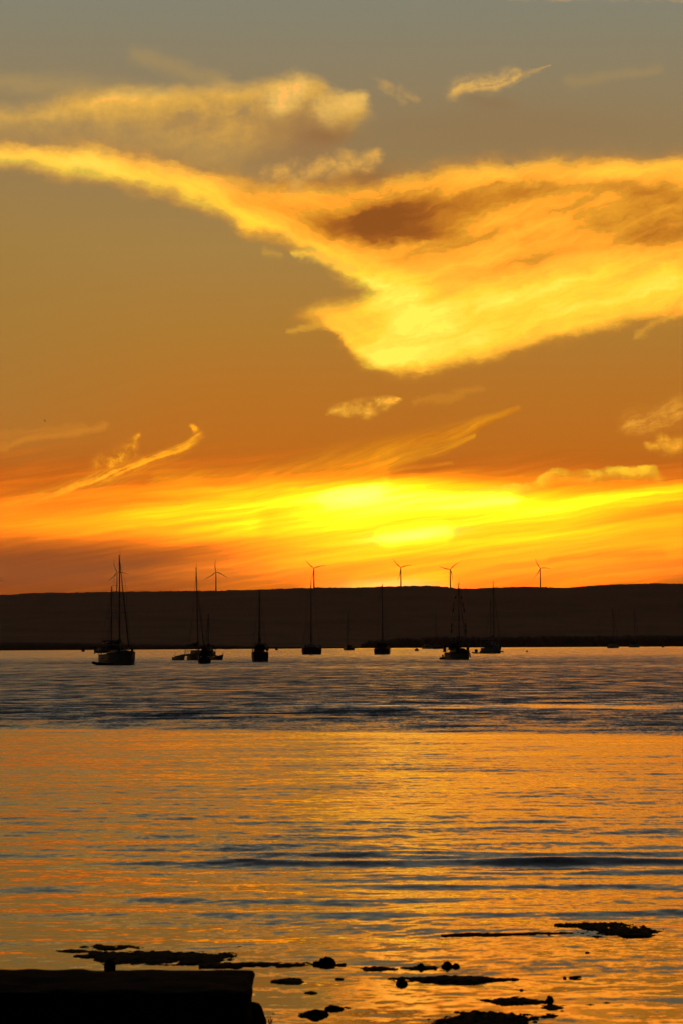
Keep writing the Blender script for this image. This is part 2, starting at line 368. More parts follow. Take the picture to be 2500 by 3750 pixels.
def vnoise(x, y, seed=0):
    """cheap smooth value noise, arrays in, -1..1 out"""
    xi = np.floor(x).astype(np.int64); yi = np.floor(y).astype(np.int64); fx = x - xi; fy = y - yi
    fx = fx * fx * (3 - 2 * fx); fy = fy * fy * (3 - 2 * fy)
    def h(a, b):
        n = (a * 374761393 + b * 668265263 + seed * 1442695041) & 0xffffffff
        n = ((n ^ (n >> 13)) * 1274126177) & 0xffffffff
        return ((n ^ (n >> 16)) & 0xffff) / 32767.5 - 1
    return (h(xi, yi) * (1 - fx) + h(xi + 1, yi) * fx) * (1 - fy) + (h(xi, yi + 1) * (1 - fx) + h(xi + 1, yi + 1) * fx) * fy
def fbm(x, y, seed=0, o=4):
    r = 0; a = 1
    for i in range(o): r = r + a * vnoise(x, y, seed + i); x = x * 2.03; y = y * 2.03; a *= .5
    return r / 2
def sstep(a, b, x):
    t = np.clip((x - a) / (b - a), 0, 1); return t * t * (3 - 2 * t)

# ------------------------------------------------------------------ water
def water():
    c = [0]
    while c[-1] < .19: c.append(c[-1] + .00055)         # fine columns fan out from the shore ...
    s = .0008
    while c[-1] < 1.2: s *= 1.16; c.append(c[-1] + s)    # ... then widen
    c = np.array([-k for k in c[:0:-1]] + c)
    rows = list(1 / np.linspace(1 / 15.5, 1 / 150., 1050)); near = rows[0]
    st_ = rows[-1] - rows[-2]
    while rows[-1] < 6900: st_ *= 1.05; rows.append(rows[-1] + st_)
    rows = [-400, -100, -20, 0, 6, 11, 14] + rows
    Yr = np.array(rows, float); nr, nc = len(Yr), len(c)
    Wd = np.maximum(Yr, 8) + 3 + np.where(Yr > 300, (Yr - 300) * .2, 0) + np.where(Yr < 8, (8 - Yr), 0)
    X = c[None, :] * Wd[:, None]; Y = np.repeat(Yr[:, None], nc, 1)
    dY = np.gradient(Yr)[:, None]; dX = np.gradient(c)[None, :] * Wd[:, None]
    # how ruffled each stretch of water is: wind lanes and slicks
    wob = fbm(X / 24, Y / 9, 5) ; wob2 = fbm(X / 9, Y / 3, 9)
    yy = Y + wob * 1.6 + X * .55
    big = .30 + .24 * sstep(26, 40, Y) + .26 * fbm(X / 4, Y / 3, 21)
    lane = sstep(81.5, 85.5, yy)
    big = big * (1 - lane) + lane * (1.18 + .22 * wob2)
    gap = np.exp(-((yy - 121) / 5.5) ** 2) * sstep(-9, 3, X) * .62
    big = big - gap
    big = big * (1 - .18 * sstep(230, 420, Y)) * (1 - .38 * sstep(460, 800, Y + 40 * wob)) * (1 - .35 * sstep(1700, 3000, Y))
    big = big + .30 * np.exp(-((yy - 440) / 30) ** 2) - .25 * np.exp(-((Y - 330 + 8 * wob) / 16) ** 2)
    calm = sstep(27.5, 19.5, Y + 2 * wob2 + .4 * X) ; big = big * (1 - .72 * calm)
    big = np.clip(big, .05, 1.6)
    rng = np.random.default_rng(4)
    Z = np.zeros_like(X)
    wx = fbm(X / 3, Y / 6, 31) * .5; wy = fbm(X / 2.5, Y / 5, 33) * .35
    Xw, Yw = X + wx, Y + wy
    for i in range(46):
        lam = .16 * (4.6 / .16) ** rng.random(); th = rng.normal(0, .70 if lam < 1 else .30)
        k = 2 * np.pi / lam; ph = rng.random() * 6.28
        fade = sstep(2.2, 4.5, lam / np.maximum(dY, 1e-3)) * sstep(2.2, 4.5, lam / np.maximum(dX * (abs(math.sin(th)) + .05), 1e-3))
        grp = .6 + .8 * np.clip(vnoise(X / (lam * 4 + 1), Y / (lam * 5 + 1.5), 50 + i) + .3, 0, 2)
        Z += fade * grp * (.020 / k) * np.sin(k * (Yw * math.cos(th) + Xw * math.sin(th)) + ph) * big * (1 - .6 * sstep(.7, 1.6, np.full_like(Y, lam)) * sstep(36, 44, Y) * (1 - lane))
    # a boat's wake rolling in: long low crests with steep faces
    cl = Y + X * .035 + .22 * fbm(X / 4.5, Y / 30, 71) 
    env = np.exp(-((cl - 33.6) / 2.3) ** 2) + .45 * np.exp(-((cl - 27.6) / 2.2) ** 2) + .22 * np.exp(-((cl - 40) / 3.0) ** 2)
    env = env * np.clip(.62 + 1.1 * fbm(X / 2.4, cl / .9, 75), .0, 1.4) 
    env = env * (.30 + .74 * sstep(-3.4, -.4, X + .5 * vnoise(X / 2, Y, 77)))
    ph = 2 * np.pi * cl / 1.55
    Z += env * .085 * (np.exp(1.2 * (np.sin(ph) - 1)) - .35)
    Z = np.where((Y > 149) | (Y < 15.6), 0, Z) * sstep(149, 120, Y)
    o = grid_mesh('water', np.stack([X, Y, Z], -1).reshape(-1, 3), nr, nc, None)
    a = o.data.attributes.new('ruffle', 'FLOAT', 'POINT'); a.data.foreach_set('value', big.astype(np.float32).ravel())
    o['kind'] = 'structure'; o['label'] = 'calm bay water with wind lanes and a low wake'
    m = bpy.data.materials.new('bay water'); m.use_nodes = True; b = NB(m.node_tree); bs = m.node_tree.nodes['Principled BSDF']
    o.data.materials.append(m)
    bs.inputs['Base Color'].default_value = (.006, .010, .013, 1); bs.inputs['IOR'].default_value = 1.38
    g_ = b.node('ShaderNodeNewGeometry'); pos = E(b, g_.outputs['Position']); nrm = E(b, g_.outputs['Normal'])
    at_ = b.node('ShaderNodeAttribute', attribute_name='ruffle'); ruf = E(b, at_.outputs['Fac'])
    x, y, z = b.sep(pos)
    n1 = b.vm('SUBTRACT', b.noise(b.vec(x * 1.3, y, 0.0), 5.0, 5, .70, color=True), (.5, .5, .5))
    n2 = b.vm('SUBTRACT', b.noise(b.vec(x * .7, y, 4.0), .55, 4, .6, color=True), (.5, .5, .5))
    n3 = b.vm('SUBTRACT', b.noise(b.vec(x * .7, y * .16, 9.0), 1.0, 4, .66, color=True), (.5, .5, .5))
    far = b.m('ADD', b.sm(y, 38, 47, .35, .42), b.sm(y, 82, 110, 0.0, .58))
    sl_ = b.vm('ADD', b.vm('SCALE', n1, scale=ruf * SLOPE1), b.vm('SCALE', n2, scale=ruf * far * SLOPE2))
    sl_ = b.vm('ADD', sl_, b.vm('SCALE', n3, scale=ruf * b.sm(y, 75, 95) * .42))
    sx, sy, _z = b.sep(sl_)
    sy = sy - ruf * far * BIAS            # of a ruffled sea at grazing sight mostly the near faces of wavelets show
    nn = b.vm('NORMALIZE', b.vm('ADD', nrm, b.vec(sx, sy, 0.0)))
    m.node_tree.links.new(nn.s, bs.inputs['Normal'])
    b.put(bs.inputs['Roughness'], ruf * .16 + .03)
    return o
SLOPE1, SLOPE2, BIAS = .54, .66, .125
WATER = water()

# ------------------------------------------------------------------ hill, low shore, headland
ridge_px = [(-900, 2190), (-300, 2184), (0, 2178.8), (38, 2178), (100, 2173), (200, 2170), (300, 2170), (360, 2168), (430, 2166.5), (490, 2166), (560, 2166.5), (600, 2165.5), (790, 2163.5), (860, 2161.5), (900, 2160.4),
            (1000, 2157), (1150, 2152), (1240, 2151.5), (1320, 2151.5), (1400, 2148), (1470, 2146.5), (1530, 2144.5), (1570, 2145), (1610, 2147), (1640, 2150.5), (1680, 2155), (1710, 2156.5), (1750, 2155), (1800, 2152.5),
            (1900, 2149), (1980, 2150), (2050, 2153), (2130, 2149), (2200, 2143), (2300, 2139), (2420, 2136), (2500, 2138), (2900, 2130), (3600, 2150)]
RIDGE_D = 9600.0
def ridge_z(x):
    pts = [at(px, py, RIDGE_D) for px, py in ridge_px]
    return np.interp(x, [-3400] + [p.x for p in pts] + [4000], [150] + [p.z for p in pts] + [170])
def hill():
    X = np.concatenate([np.linspace(-3300, -1500, 60)[:-1], np.linspace(-1500, 1500, 1300), np.linspace(1500, 3300, 60)[1:]])
    T = np.concatenate([np.linspace(0, 1, 46), [1.03, 1.1, 1.2]])
    XX = np.repeat(X[None, :], len(T), 0); TT = np.repeat(T[:, None], len(X), 1)
    foot = 5600 + 500 * np.clip((XX - 200) / 1500, -1, 1)
    YY = foot + (RIDGE_D - foot) * np.minimum(TT, 1) + np.maximum(TT - 1, 0) * 6000
    zr = ridge_z(XX)
    prof = 3 * np.minimum(TT * 12, 1) + (zr - 3) * (np.clip(TT, 0, 1) ** 1.7)
    gul = fbm(XX / 260, YY / 900, 90, 5)
    ZZ = prof + gul * 16 * TT * (1 - np.clip(TT, 0, 1)) * 4 * .6
    ZZ = np.where(TT > 1, zr - (TT - 1) * 300, ZZ) - .6 * (TT == 0)
    rng = np.random.default_rng(8)
    bush = np.clip(rng.normal(0, 1.0, len(X)), -1, 2.2) * .8 * (1 + vnoise(X / 30, X * 0, 12)) + 1.0 * vnoise(X / 12, X * 0, 13)
    ZZ = ZZ + np.where(TT == 1, bush[None, :], 0)
    o = grid_mesh('hill', np.stack([XX, YY, ZZ], -1).reshape(-1, 3), len(T), len(X), 'hill')
    o['kind'] = 'structure'; o['label'] = 'long dark flat-topped ridge behind the bay'
hill()
def shore_strip(name, prof, D0, depth, m, label, seed, jag=1.2, hump=0.0):
    """low land: prof = [(px, top py)], front edge at distance D0(px)"""
    pxs = np.linspace(prof[0][0], prof[-1][0], int((prof[-1][0] - prof[0][0]) / 3))
    rng = np.random.default_rng(seed); P_ = []
    tops = np.interp(pxs, [p[0] for p in prof], [p[1] for p in prof])
    fr = [0, .0, .15, .5, 1.0]
    for r, f in enumerate(fr):
        for i, px in enumerate(pxs):
            d0 = D0(px) + 10 * math.sin(px * .013 + seed) ; d = d0 + depth * f
            x = at(px, 2370, d0 + depth * .3).x
            h = max(.3, at(px, tops[i], d0 + depth * .15).z)
            z = [-.6, min(h * .25, .8), h, h * (1 + hump), -.6][r]
            if r in (2, 3): z = max(.3, z + (rng.normal(0, jag * .5) + jag * .8 * vnoise(np.array([px / 7.]), np.array([r * 1.]), seed)[0]) * min(1, h / 4))
            P_.append((x, d, z))
    o = grid_mesh(name, np.array(P_), len(fr), len(pxs), m)
    o['kind'] = 'structure'; o['label'] = label
    return o
shore_strip('headland', [(1296, 2372), (1318, 2368), (1330, 2356), (1345, 2347), (1400, 2345), (1480, 2337), (1530, 2340), (1565, 2333), (1640, 2333), (1700, 2335), (1900, 2334), (2000, 2330), (2060, 2333), (2250, 2331), (2500, 2331), (2900, 2328), (3400, 2350), (3500, 2366)],
            lambda px: 3300, 420, 'mangrove', 'low black mangrove headland along the right-hand shore', 3)
shore_strip('shore', [(-1100, 2365), (-600, 2350), (0, 2352), (300, 2356), (600, 2360), (900, 2366), (1000, 2368.5), (1240, 2369.5), (1300, 2371)],
            lambda px: 2650 + 380 * np.clip((px - 100) / 1000, -.5, 1.1), 500, 'hill', 'low dark shore under the left end of the ridge', 5, jag=.5)

# ------------------------------------------------------------------ haze
bm = bmesh.new(); bmesh.ops.create_cube(bm, size=1)
for v_ in bm.verts: v_.co = Vector((v_.co.x * 15000, 5900 + v_.co.y * 13200, 164 + v_.co.z * 330 + .0))
me = bpy.data.meshes.new('haze'); bm.to_mesh(me); bm.free(); hz = link('haze', me)
hm = bpy.data.materials.new('evening haze'); hm.use_nodes = True; hm.node_tree.nodes.remove(hm.node_tree.nodes['Principled BSDF'])
pv = hm.node_tree.nodes.new('ShaderNodeVolumePrincipled'); pv.inputs['Color'].default_value = (1, .66, .46, 1)
pv.inputs['Density'].default_value = HAZE; pv.inputs['Anisotropy'].default_value = .6
hm.node_tree.links.new(pv.outputs[0], hm.node_tree.nodes['Material Output'].inputs['Volume']); me.materials.append(hm)
hz['kind'] = 'stuff'; hz['label'] = 'thin warm evening haze over the bay'

# ------------------------------------------------------------------ mesh bits
class MB:
    def __init__(s): s.b = bmesh.new()
    def box(s, x0, x1, y0, y1, z0, z1, tx=0.0, ty=0.0):
        """box; tx, ty shrink the top"""
        vs = [s.b.verts.new(p) for p in ((x0, y0, z0), (x1, y0, z0), (x1, y1, z0), (x0, y1, z0),
              (x0 + tx, y0 + ty, z1), (x1 - tx, y0 + ty, z1), (x1 - tx, y1 - ty, z1), (x0 + tx, y1 - ty, z1))]
        for f in ((3, 2, 1, 0), (4, 5, 6, 7), (0, 1, 5, 4), (1, 2, 6, 5), (2, 3, 7, 6), (3, 0, 4, 7)): s.b.faces.new([vs[i] for i in f])
        return s
    def tube(s, pts, r, n=6):
        """tube through pts; r a number or one per point"""
        pts = [Vector(p) for p in pts]; rs = r if isinstance(r, (list, tuple)) else [r] * len(pts); rings = []
        for i, p in enumerate(pts):
            d = (pts[min(i + 1, len(pts) - 1)] - pts[max(i - 1, 0)]).normalized()
            a = d.cross(Vector((0, 0, 1)) if abs(d.z) < .9 else Vector((1, 0, 0))).normalized(); c = d.cross(a)
            rings.append([s.b.verts.new(p + (a * math.cos(k * 2 * math.pi / n) + c * math.sin(k * 2 * math.pi / n)) * rs[i]) for k in range(n)])
        for A, C_ in zip(rings, rings[1:]):
            for k in range(n): s.b.faces.new((A[k], A[(k + 1) % n], C_[(k + 1) % n], C_[k]))
        s.b.faces.new(rings[0][::-1]); s.b.faces.new(rings[-1]); return s
    def loft(s, secs, close=True):
        """secs: lists of points of equal length, open profiles; capped at both ends"""
        R_ = [[s.b.verts.new(p) for p in q] for q in secs]; n = len(R_[0])
        for A, C_ in zip(R_, R_[1:]):
            for k in range(n if close else n - 1):
                try: s.b.faces.new((A[k], A[(k + 1) % n], C_[(k + 1) % n], C_[k]))
                except ValueError: pass
        for q in (R_[0][::-1], R_[-1]):
            try: s.b.faces.new(q)
            except ValueError: pass
        return s
    def ball(s, c, r, sub=2, sc=(1, 1, 1)):
        m_ = Matrix.Translation(c) @ Matrix.Diagonal((r * sc[0], r * sc[1], r * sc[2], 1))
        bmesh.ops.create_icosphere(s.b, subdivisions=sub, radius=1, matrix=m_); return s
    def build(s, name, m, parent=None, smooth=False):
        bmesh.ops.recalc_face_normals(s.b, faces=s.b.faces)
        me_ = bpy.data.meshes.new(name); s.b.to_mesh(me_); s.b.free()
        return link(name, me_, m, parent, smooth)
def thing(name, label, cat, loc, rz=0.0, group=None):
    o = bpy.data.objects.new(name, None); COL.objects.link(o); o.location = loc; o.rotation_euler = (0, 0, rz); o.empty_display_size = .5
    o['label'] = label; o['category'] = cat
    if group: o['group'] = group
    return o
def tag(o, label, cat, group=None):
    o['label'] = label; o['category'] = cat
    if group: o['group'] = group
    return o

# ------------------------------------------------------------------ boats
def hull_pts(L, Bm, f_st, f_bow, d=.35, rake=.9, trans=.78, n=16, full=.62):
    """stations stern to bow; x forward, origin amidships at the waterline"""
    secs = []
    for i in range(n + 1):
        t = i / n
        b_ = Bm / 2 * (trans + (1 - trans) * math.sin(min(t / full, 1) * math.pi / 2)) if t < full else Bm / 2 * max(.015, math.cos((t - full) / (1 - full) * math.pi / 2) ** .72)
        zs = f_st + (f_bow - f_st) * t ** 1.6 - .10 * math.sin(t * math.pi)
        xk = -L / 2 + t * L
        q = []
        for s_, zz, bb in ((1, zs, 1.0), (1, zs * .45, .99), (1, .02, .92), (1, -d * .6, .6), (1, -d, .02), (-1, -d, .02), (-1, -d * .6, .6), (-1, .02, .92), (-1, zs * .45, .99), (-1, zs, 1.0)):
            xx = xk - (rake * (t ** 6)) * (1 - max(zz, -.3) / f_bow) + (0.25 * (1 - t) ** 8) * max(zz, 0)
            q.append((xx, s_ * b_ * bb, zz))
        secs.append(q)
    return secs
def deck_z(L, f_st, f_bow, x):
    t = (x + L / 2) / L; return f_st + (f_bow - f_st) * max(t, 0) ** 1.6 - .10 * math.sin(t * math.pi)
def cabin(root, L, f0, f1, x0, x1, w, h, m='white', wins=3, name='cabin', slope=.5):
    z0 = min(deck_z(L, f0, f1, x0), deck_z(L, f0, f1, x1)) - .12
    b_ = MB(); secs = []
    for x, hh, ww in ((x0, 0, w), (x0 + .12, h, w * .88), (x1 - slope * 1.6, h, w * .80), (x1 - slope * .6, h * .7, w * .72), (x1, 0.02, w * .62)):
        secs.append([(x, ww / 2, z0), (x, ww / 2 * .93, z0 + hh + .1), (x, ww / 2 * .6, z0 + hh + .18), (x, -ww / 2 * .6, z0 + hh + .18), (x, -ww / 2 * .93, z0 + hh + .1), (x, -ww / 2, z0)])
    c = b_.loft(secs).build(name, m, root)
    for s_ in (1, -1):
        for k in range(wins):
            xa = x0 + .5 + k * (x1 - x0 - slope * 2.4) / max(wins, 1)
            MB().box(xa, xa + (x1 - x0) * .17, s_ * w * .475 - .02, s_ * w * .475 + .02, z0 + h * .38, z0 + h * .80).build('window', 'glass', c)
    return c, z0 + h + .15
def rail(root, L, Bm, f0, f1, pulpit=True):
    z = lambda x: deck_z(L, f0, f1, x)
    for s_ in (1, -1):
        pts = []
        for k in range(7):
            x = -L * .44 + k * L * .13; t = (x + L / 2) / L
            y = s_ * Bm / 2 * .93 * (1 if t < .62 else math.cos((t - .62) / .38 * math.pi / 2) ** .72) * (.85 if t < .1 else 1)
            MB().tube([(x, y, z(x) - .02), (x, y, z(x) + .62)], .022, 5).build('stanchion', 'wire', root); pts.append((x, y, z(x) + .62))
        MB().tube(pts, .015, 4).build('lifeline', 'wire', root)
    if pulpit:
        xb = L / 2 - .1; zb = z(L / 2)
        MB().tube([(xb - 1.1, Bm * .2, zb - .05), (xb - 1.0, Bm * .2, zb + .62), (xb, .12, zb + .75), (xb, -.12, zb + .75), (xb - 1.0, -Bm * .2, zb + .62), (xb - 1.1, -Bm * .2, zb - .05)], .028, 5).build('pulpit', 'wire', root)
        xs = -L / 2 + .15; zs = z(-L / 2)
        MB().tube([(xs + .9, Bm * .38, zs), (xs + .9, Bm * .38, zs + .7), (xs, Bm * .33, zs + .7), (xs, -Bm * .33, zs + .7), (xs + .9, -Bm * .38, zs + .7), (xs + .9, -Bm * .38, zs)], .028, 5).build('stern_rail', 'wire', root)
def mast(root, x, zb, H, L, Bm, r=.1, spreaders=(.45, .72), sw=1.0, stays=(None, None), lean=0.0, cap_gear=True, shrouds=True, name='mast', furl=.07):
    """mast with its spreaders, shrouds and stays; lean = top offset aft"""
    X = lambda t: x - lean * t
    m_ = MB().tube([(X(0), 0, zb), (X(.5), 0, zb + (H - zb) * .5), (X(1), 0, H)], [r, r * .92, r * .66], 8).build(name, 'alu', root)
    P_ = lambda t: (X(t), 0, zb + (H - zb) * t)
    for t in spreaders:
        p = P_(t); MB().tube([(p[0] - .1, -sw * (1.12 - t * .5), p[2] + .08), (p[0], 0, p[2]), (p[0] - .1, sw * (1.12 - t * .5), p[2] + .08)], .028, 5).build('spreader', 'alu', root)
    if cap_gear:
        MB().tube([(X(1) - .05, .08, H), (X(1) - .05, .08, H + 1.1)], .015, 4).build('antenna', 'wire', m_)
        MB().box(X(1) - .28, X(1) + .34, -.03, .03, H + .03, H + .10).box(X(1) + .26, X(1) + .34, -.02, .02, H + .1, H + .34).ball((X(1), -.1, H + .18), .09, 1).build('wind_vane', 'wire', m_)
    if shrouds:
        for s_ in (1, -1):
            pts = [P_(.97)] + [(P_(t)[0] - .1, s_ * sw * (1.12 - t * .5), P_(t)[2] + .08) for t in sorted(spreaders, reverse=True)] + [(x - .15, s_ * Bm * .46, zb)]
            MB().tube(pts, .016, 4).build('shroud', 'wire', root)
    if stays[0] is not None:      # furled headsail down to the bow
        a = P_(stays[0][2] if len(stays[0]) > 2 else .96); e = Vector((stays[0][0], 0, stays[0][1]))
        a = Vector(a); MB().tube([a, a.lerp(e, .06), a.lerp(e, .5), a.lerp(e, .93), e], [.02, furl * .6, furl, furl * 1.25, .03], 6).build('furled_headsail', 'tan', root)
    if stays[1] is not None:
        MB().tube([P_(.99), (stays[1][0], 0, stays[1][1])], .016, 4).build('backstay', 'wire', root)
    return m_
def boom(root, x0, x1, z, r=.2, m='canvas'):
    bo = MB().tube([(x0, 0, z), (x1, 0, z + .05)], .07, 6).build('boom', 'alu', root)
    MB().tube([(x0 - .02, 0, z + .35), (x0 + (x1 - x0) * .1, 0, z + .22), (x0 + (x1 - x0) * .6, 0, z + .16), (x1, 0, z + .12)], [r * 1.3, r * 1.15, r * .8, r * .35], 8).build('sail_cover', m, bo)
def bimini(root, x0, x1, w, z, zd, m='canvas', name='bimini'):
    secs = []
    for x, dz_ in ((x0, -.10), (x0 + (x1 - x0) * .25, .02), ((x0 + x1) / 2, .06), (x0 + (x1 - x0) * .75, .02), (x1, -.10)):
        secs.append([(x, w / 2, z + dz_ - .22), (x, w / 2 * .8, z + dz_), (x, 0, z + dz_ + .08), (x, -w / 2 * .8, z + dz_), (x, -w / 2, z + dz_ - .22), (x, -w / 2 * .8, z + dz_ - .05), (x, 0, z + dz_ + .03), (x, w / 2 * .8, z + dz_ - .05)])
    b_ = MB().loft(secs).build(name, m, root)
    for x in (x0, x1):
        for s_ in (1, -1): MB().tube([((x0 + x1) / 2 * .4 + x * .6, s_ * w / 2, zd), (x, s_ * w / 2, z - .2)], .02, 4).build('frame', 'wire', b_)
def dodger(root, x, w, z0, h, m='canvas'):
    secs = []
    for xx, hh in ((x - .9, h * .97), (x - .3, h), (x + .2, h * .75), (x + .55, .05)):
        secs.append([(xx, w / 2, z0), (xx, w / 2 * .92, z0 + hh * .8), (xx, w * .3, z0 + hh), (xx, -w * .3, z0 + hh), (xx, -w / 2 * .92, z0 + hh * .8), (xx, -w / 2, z0)])
    MB().loft(secs).build('dodger', m, root)
def dinghy(name, label, loc, rz, L=3.0, w=1.5, motor=True, m='rubber', group=None, rower=False):
    t = thing(name, label, 'dinghy', loc, rz, group)
    r = w * .15
    MB().tube([(-L / 2, w / 2 - r, .16), (L * .1, w / 2 - r, .17), (L * .32, w * .30, .24), (L / 2, 0, .36), (L * .32, -w * .30, .24), (L * .1, -w / 2 + r, .17), (-L / 2, -w / 2 + r, .16)], [r * .8, r, r, r * .95, r, r, r * .8], 8).build('tube', m, t, True)
    MB().box(-L / 2 + .1, L * .3, -w / 2 + r, w / 2 - r, -.08, .05, .1, .05).build('floor', m, t)
    MB().box(-L / 2 + .08, -L / 2 + .16, -w / 2 + r, w / 2 - r, .03, .42).build('transom', 'dark', t)
    MB().box(-.1, .16, -w / 2 + r * .8, w / 2 - r * .8, .30, .35).build('seat', 'deck', t)
    if motor:
        mo = MB().box(-L / 2 - .28, -L / 2 + .10, -.14, .14, .45, .86, .06, .04).build('outboard', 'black', t)
        MB().tube([(-L / 2 - .08, 0, .45), (-L / 2 - .10, 0, -.2)], .06, 6).build('shaft', 'black', mo)
    return t
def boat_loc(px, py):
    """where a waterline seen at this photo pixel stands on the water"""
    return ground(px, py, 0.0)
FIX = lambda d: R(d)

# 1. ketch, nearest on the left: bow away to the right of our line of sight
p = boat_loc(432, 2435.5)
L_, B_, F0, F1 = 12.4, 3.9, 1.45, 2.0
k = thing('ketch', 'two-masted dark ketch with davits at its stern, leftmost and tallest of the anchored boats', 'sailboat', p, R(-90 + 19))
h = MB().loft(hull_pts(L_, B_, F0, F1, rake=1.2, trans=.7)).build('hull', 'cream', k)
MB().loft([[(x, y_ * 1.004, z + .0) for (x, y_, z) in (q[0], (q[0][0], q[0][1], q[0][2] - .14), (q[-1][0], q[-1][1], q[-1][2] - .14), q[-1])] for q in hull_pts(L_, B_, F0 + .02, F1 + .02, rake=1.2, trans=.7)]).build('rubbing_strake', 'dark', h)
for s_ in (1, -1):
    for kx in (-1.6, -.4, .8, 2.0): MB().tube([(kx, s_ * (B_ / 2 * .93), .95), (kx, s_ * (B_ / 2 * 1.006), .95)], .13, 8).build('porthole', 'glass', h)
MB().box(-6.0, -5.8, -.03, .03, -.3, .9).build('rudder', 'dark', k)
cb, zc = cabin(k, L_, F0, F1, -2.2, 3.0, 2.5, .62, 'white', 4)
MB().box(3.3, 3.9, -.3, .3, 1.62, 1.86, .04, .04).build('hatch', 'deck', k)
mast(k, 1.0, 1.5, 15.35, L_, B_, .125, (.42, .70), 1.25, ((6.3, 2.1, .985), None), furl=.085)
mast(k, -3.6, 1.4, 11.3, L_, B_, .10, (.52,), .95, (None, (-6.2, 1.5)), cap_gear=False, name='mizzen_mast')
MB().tube([(-3.62, 0, 7.0), (-3.05, 0, 7.0)], .05, 5).ball((-2.95, 0, 7.1), .22, 1, (1, 1, .6)).build('radar_dome', 'white', k)
boom(k, .85, -3.2, 3.0, .24); boom(k, -3.75, -6.6, 2.9, .17)
dodger(k, -1.7, 2.3, 1.95, .85)
bimini(k, -5.4, -2.4, 2.7, 3.45, 1.5)
rail(k, L_, B_, F0, F1)
for s_ in (1, -1): MB().tube([(-5.9, s_ * .9, 1.35), (-6.3, s_ * .9, 2.25), (-7.5, s_ * .9, 2.35)], .06, 6).build('davit', 'alu', k)
MB().box(-7.2, -5.7, -1.0, 1.0, 2.42, 2.50).build('solar_panel', 'glass', k)
MB().tube([(5.7, -.3, 2.0), (6.5, -.2, 1.95), (6.75, -.2, 1.5)], .06, 6).tube([(6.75, -.5, 1.5), (6.75, .1, 1.5)], .05, 5).build('anchor', 'wire', k)
MB().tube([(6.2, 0, 1.95), (8.2, 0, .6), (10.5, 0, -.2)], .03, 5).build('anchor_chain', 'wire', k)
for xx, yy_ in ((3.6, 1.2), (4.3, .9), (4.2, -.9)):
    MB().tube([(xx, yy_, 1.6), (xx, yy_, 2.3)], .13, 6).build('jerry_can', 'canvas', k)
def on_boat(root, x, y, z): return root.matrix_basis @ Vector((x, y, z))
bpy.context.view_layer.update()
d1 = dinghy('hoisted_dinghy', 'inflatable dinghy hoisted on davits behind the two-masted ketch', on_boat(k, -7.1, 0, 1.75), k.rotation_euler.z + R(90), 3.1, 1.5)
d2 = dinghy('tender', 'low dark tender lying in the water under the stern of the two-masted ketch', ground(377, 2436.8), R(172), 2.8, 1.4, False, 'dark')

# 2. trimaran seen along its length with floats out to both sides, boxy skiff before it, sloop behind it
p = boat_loc(722, 2418); tr = thing('trimaran', 'trimaran with a leaning mast, a float on each side and a small sun awning', 'sailboat', p, R(-90 + 20))
for (yc, Lf, wf, f0, f1, nm, xo) in ((0.0, 11.0, 2.3, 1.15, 1.5, 'hull', 0), (3.75, 8.2, .95, .62, 1.05, 'float', .6), (-3.75, 8.2, .95, .62, 1.05, 'float', .6)):
    MB().loft([[(x + xo, y_ + yc, z) for (x, y_, z) in q] for q in hull_pts(Lf, wf, f0, f1, rake=.8, trans=.35, full=.5)]).build(nm, 'white' if nm == 'hull' else 'cream', tr)
for xc in (1.6, -1.8):
    MB().loft([[(xc - .35, y_, z), (xc + .35, y_, z), (xc + .35, y_, z + .22), (xc - .35, y_, z + .22)] for y_, z in ((-3.75, .55), (-2.4, .85), (0, 1.1), (2.4, .85), (3.75, .55))]).build('crossbeam', 'white', tr)
for s_ in (1, -1): MB().box(-1.5, 1.3, min(s_ * 1.0, s_ * 3.4), max(s_ * 1.0, s_ * 3.4), .78, .81).build('net', 'canvas', tr)
cb, zc = cabin(tr, 11, 1.15, 1.5, -1.6, 2.6, 1.9, .7, 'white', 3)
mast(tr, .8, 1.5, 17.2, 11, 5.5, .13, (.38,), 1.0, ((4.9, 1.5, .80), (-5.3, 1.2)), lean=1.2, furl=.09)
boom(tr, .6, -3.6, 2.9, .24)
bimini(tr, -4.6, -2.0, 2.3, 2.85, 1.15)
rail(tr, 11, 2.3, 1.15, 1.5)
for s_ in (1, -1): MB().tube([(4.2, s_ * 3.75, .9), (4.5, s_ * 3.75, 1.45)], .05, 5).build('bow_post', 'wire', tr); MB().tube([(-2.4, s_ * 3.75, .7), (-2.4, s_ * 3.75, 1.35), (-2.4, s_ * 3.4, 1.35)], .035, 5).build('cleat_post', 'wire', tr)
s2 = thing('sloop', 'small single-masted boat half hidden behind the right side of the trimaran', 'sailboat', boat_loc(765, 2402.5), R(-90 - 8))
MB().loft(hull_pts(9.5, 2.9, 1.2, 1.55)).build('hull', 'dark', s2)
cabin(s2, 9.5, 1.2, 1.55, -1.8, 2.4, 2.2, .7, 'cream', 3); mast(s2, .6, 1.5, 11.6, 9.5, 2.9, .14, (.5,), .9, ((4.6, 1.6), (-4.6, 1.2)), cap_gear=False)
boom(s2, .5, -3.0, 2.7, .3); bimini(s2, -4.2, -1.7, 2.4, 2.9, 1.2); rail(s2, 9.5, 2.9, 1.2, 1.55)
sk = thing('skiff', 'dark boxy open skiff seen end-on in front of the trimaran', 'boat', boat_loc(749.5, 2430.5), R(90 + 4))
MB().loft(hull_pts(4.4, 1.95, .95, 1.15, trans=.92, full=.8, rake=.2)).build('hull', 'dark', sk)
MB().box(-.5, .3, -.45, .45, .9, 1.55, .1, .08).build('console', 'dark', sk)
MB().box(-2.55, -2.15, -.2, .2, .7, 1.35, .08, .05).build('outboard', 'black', sk)
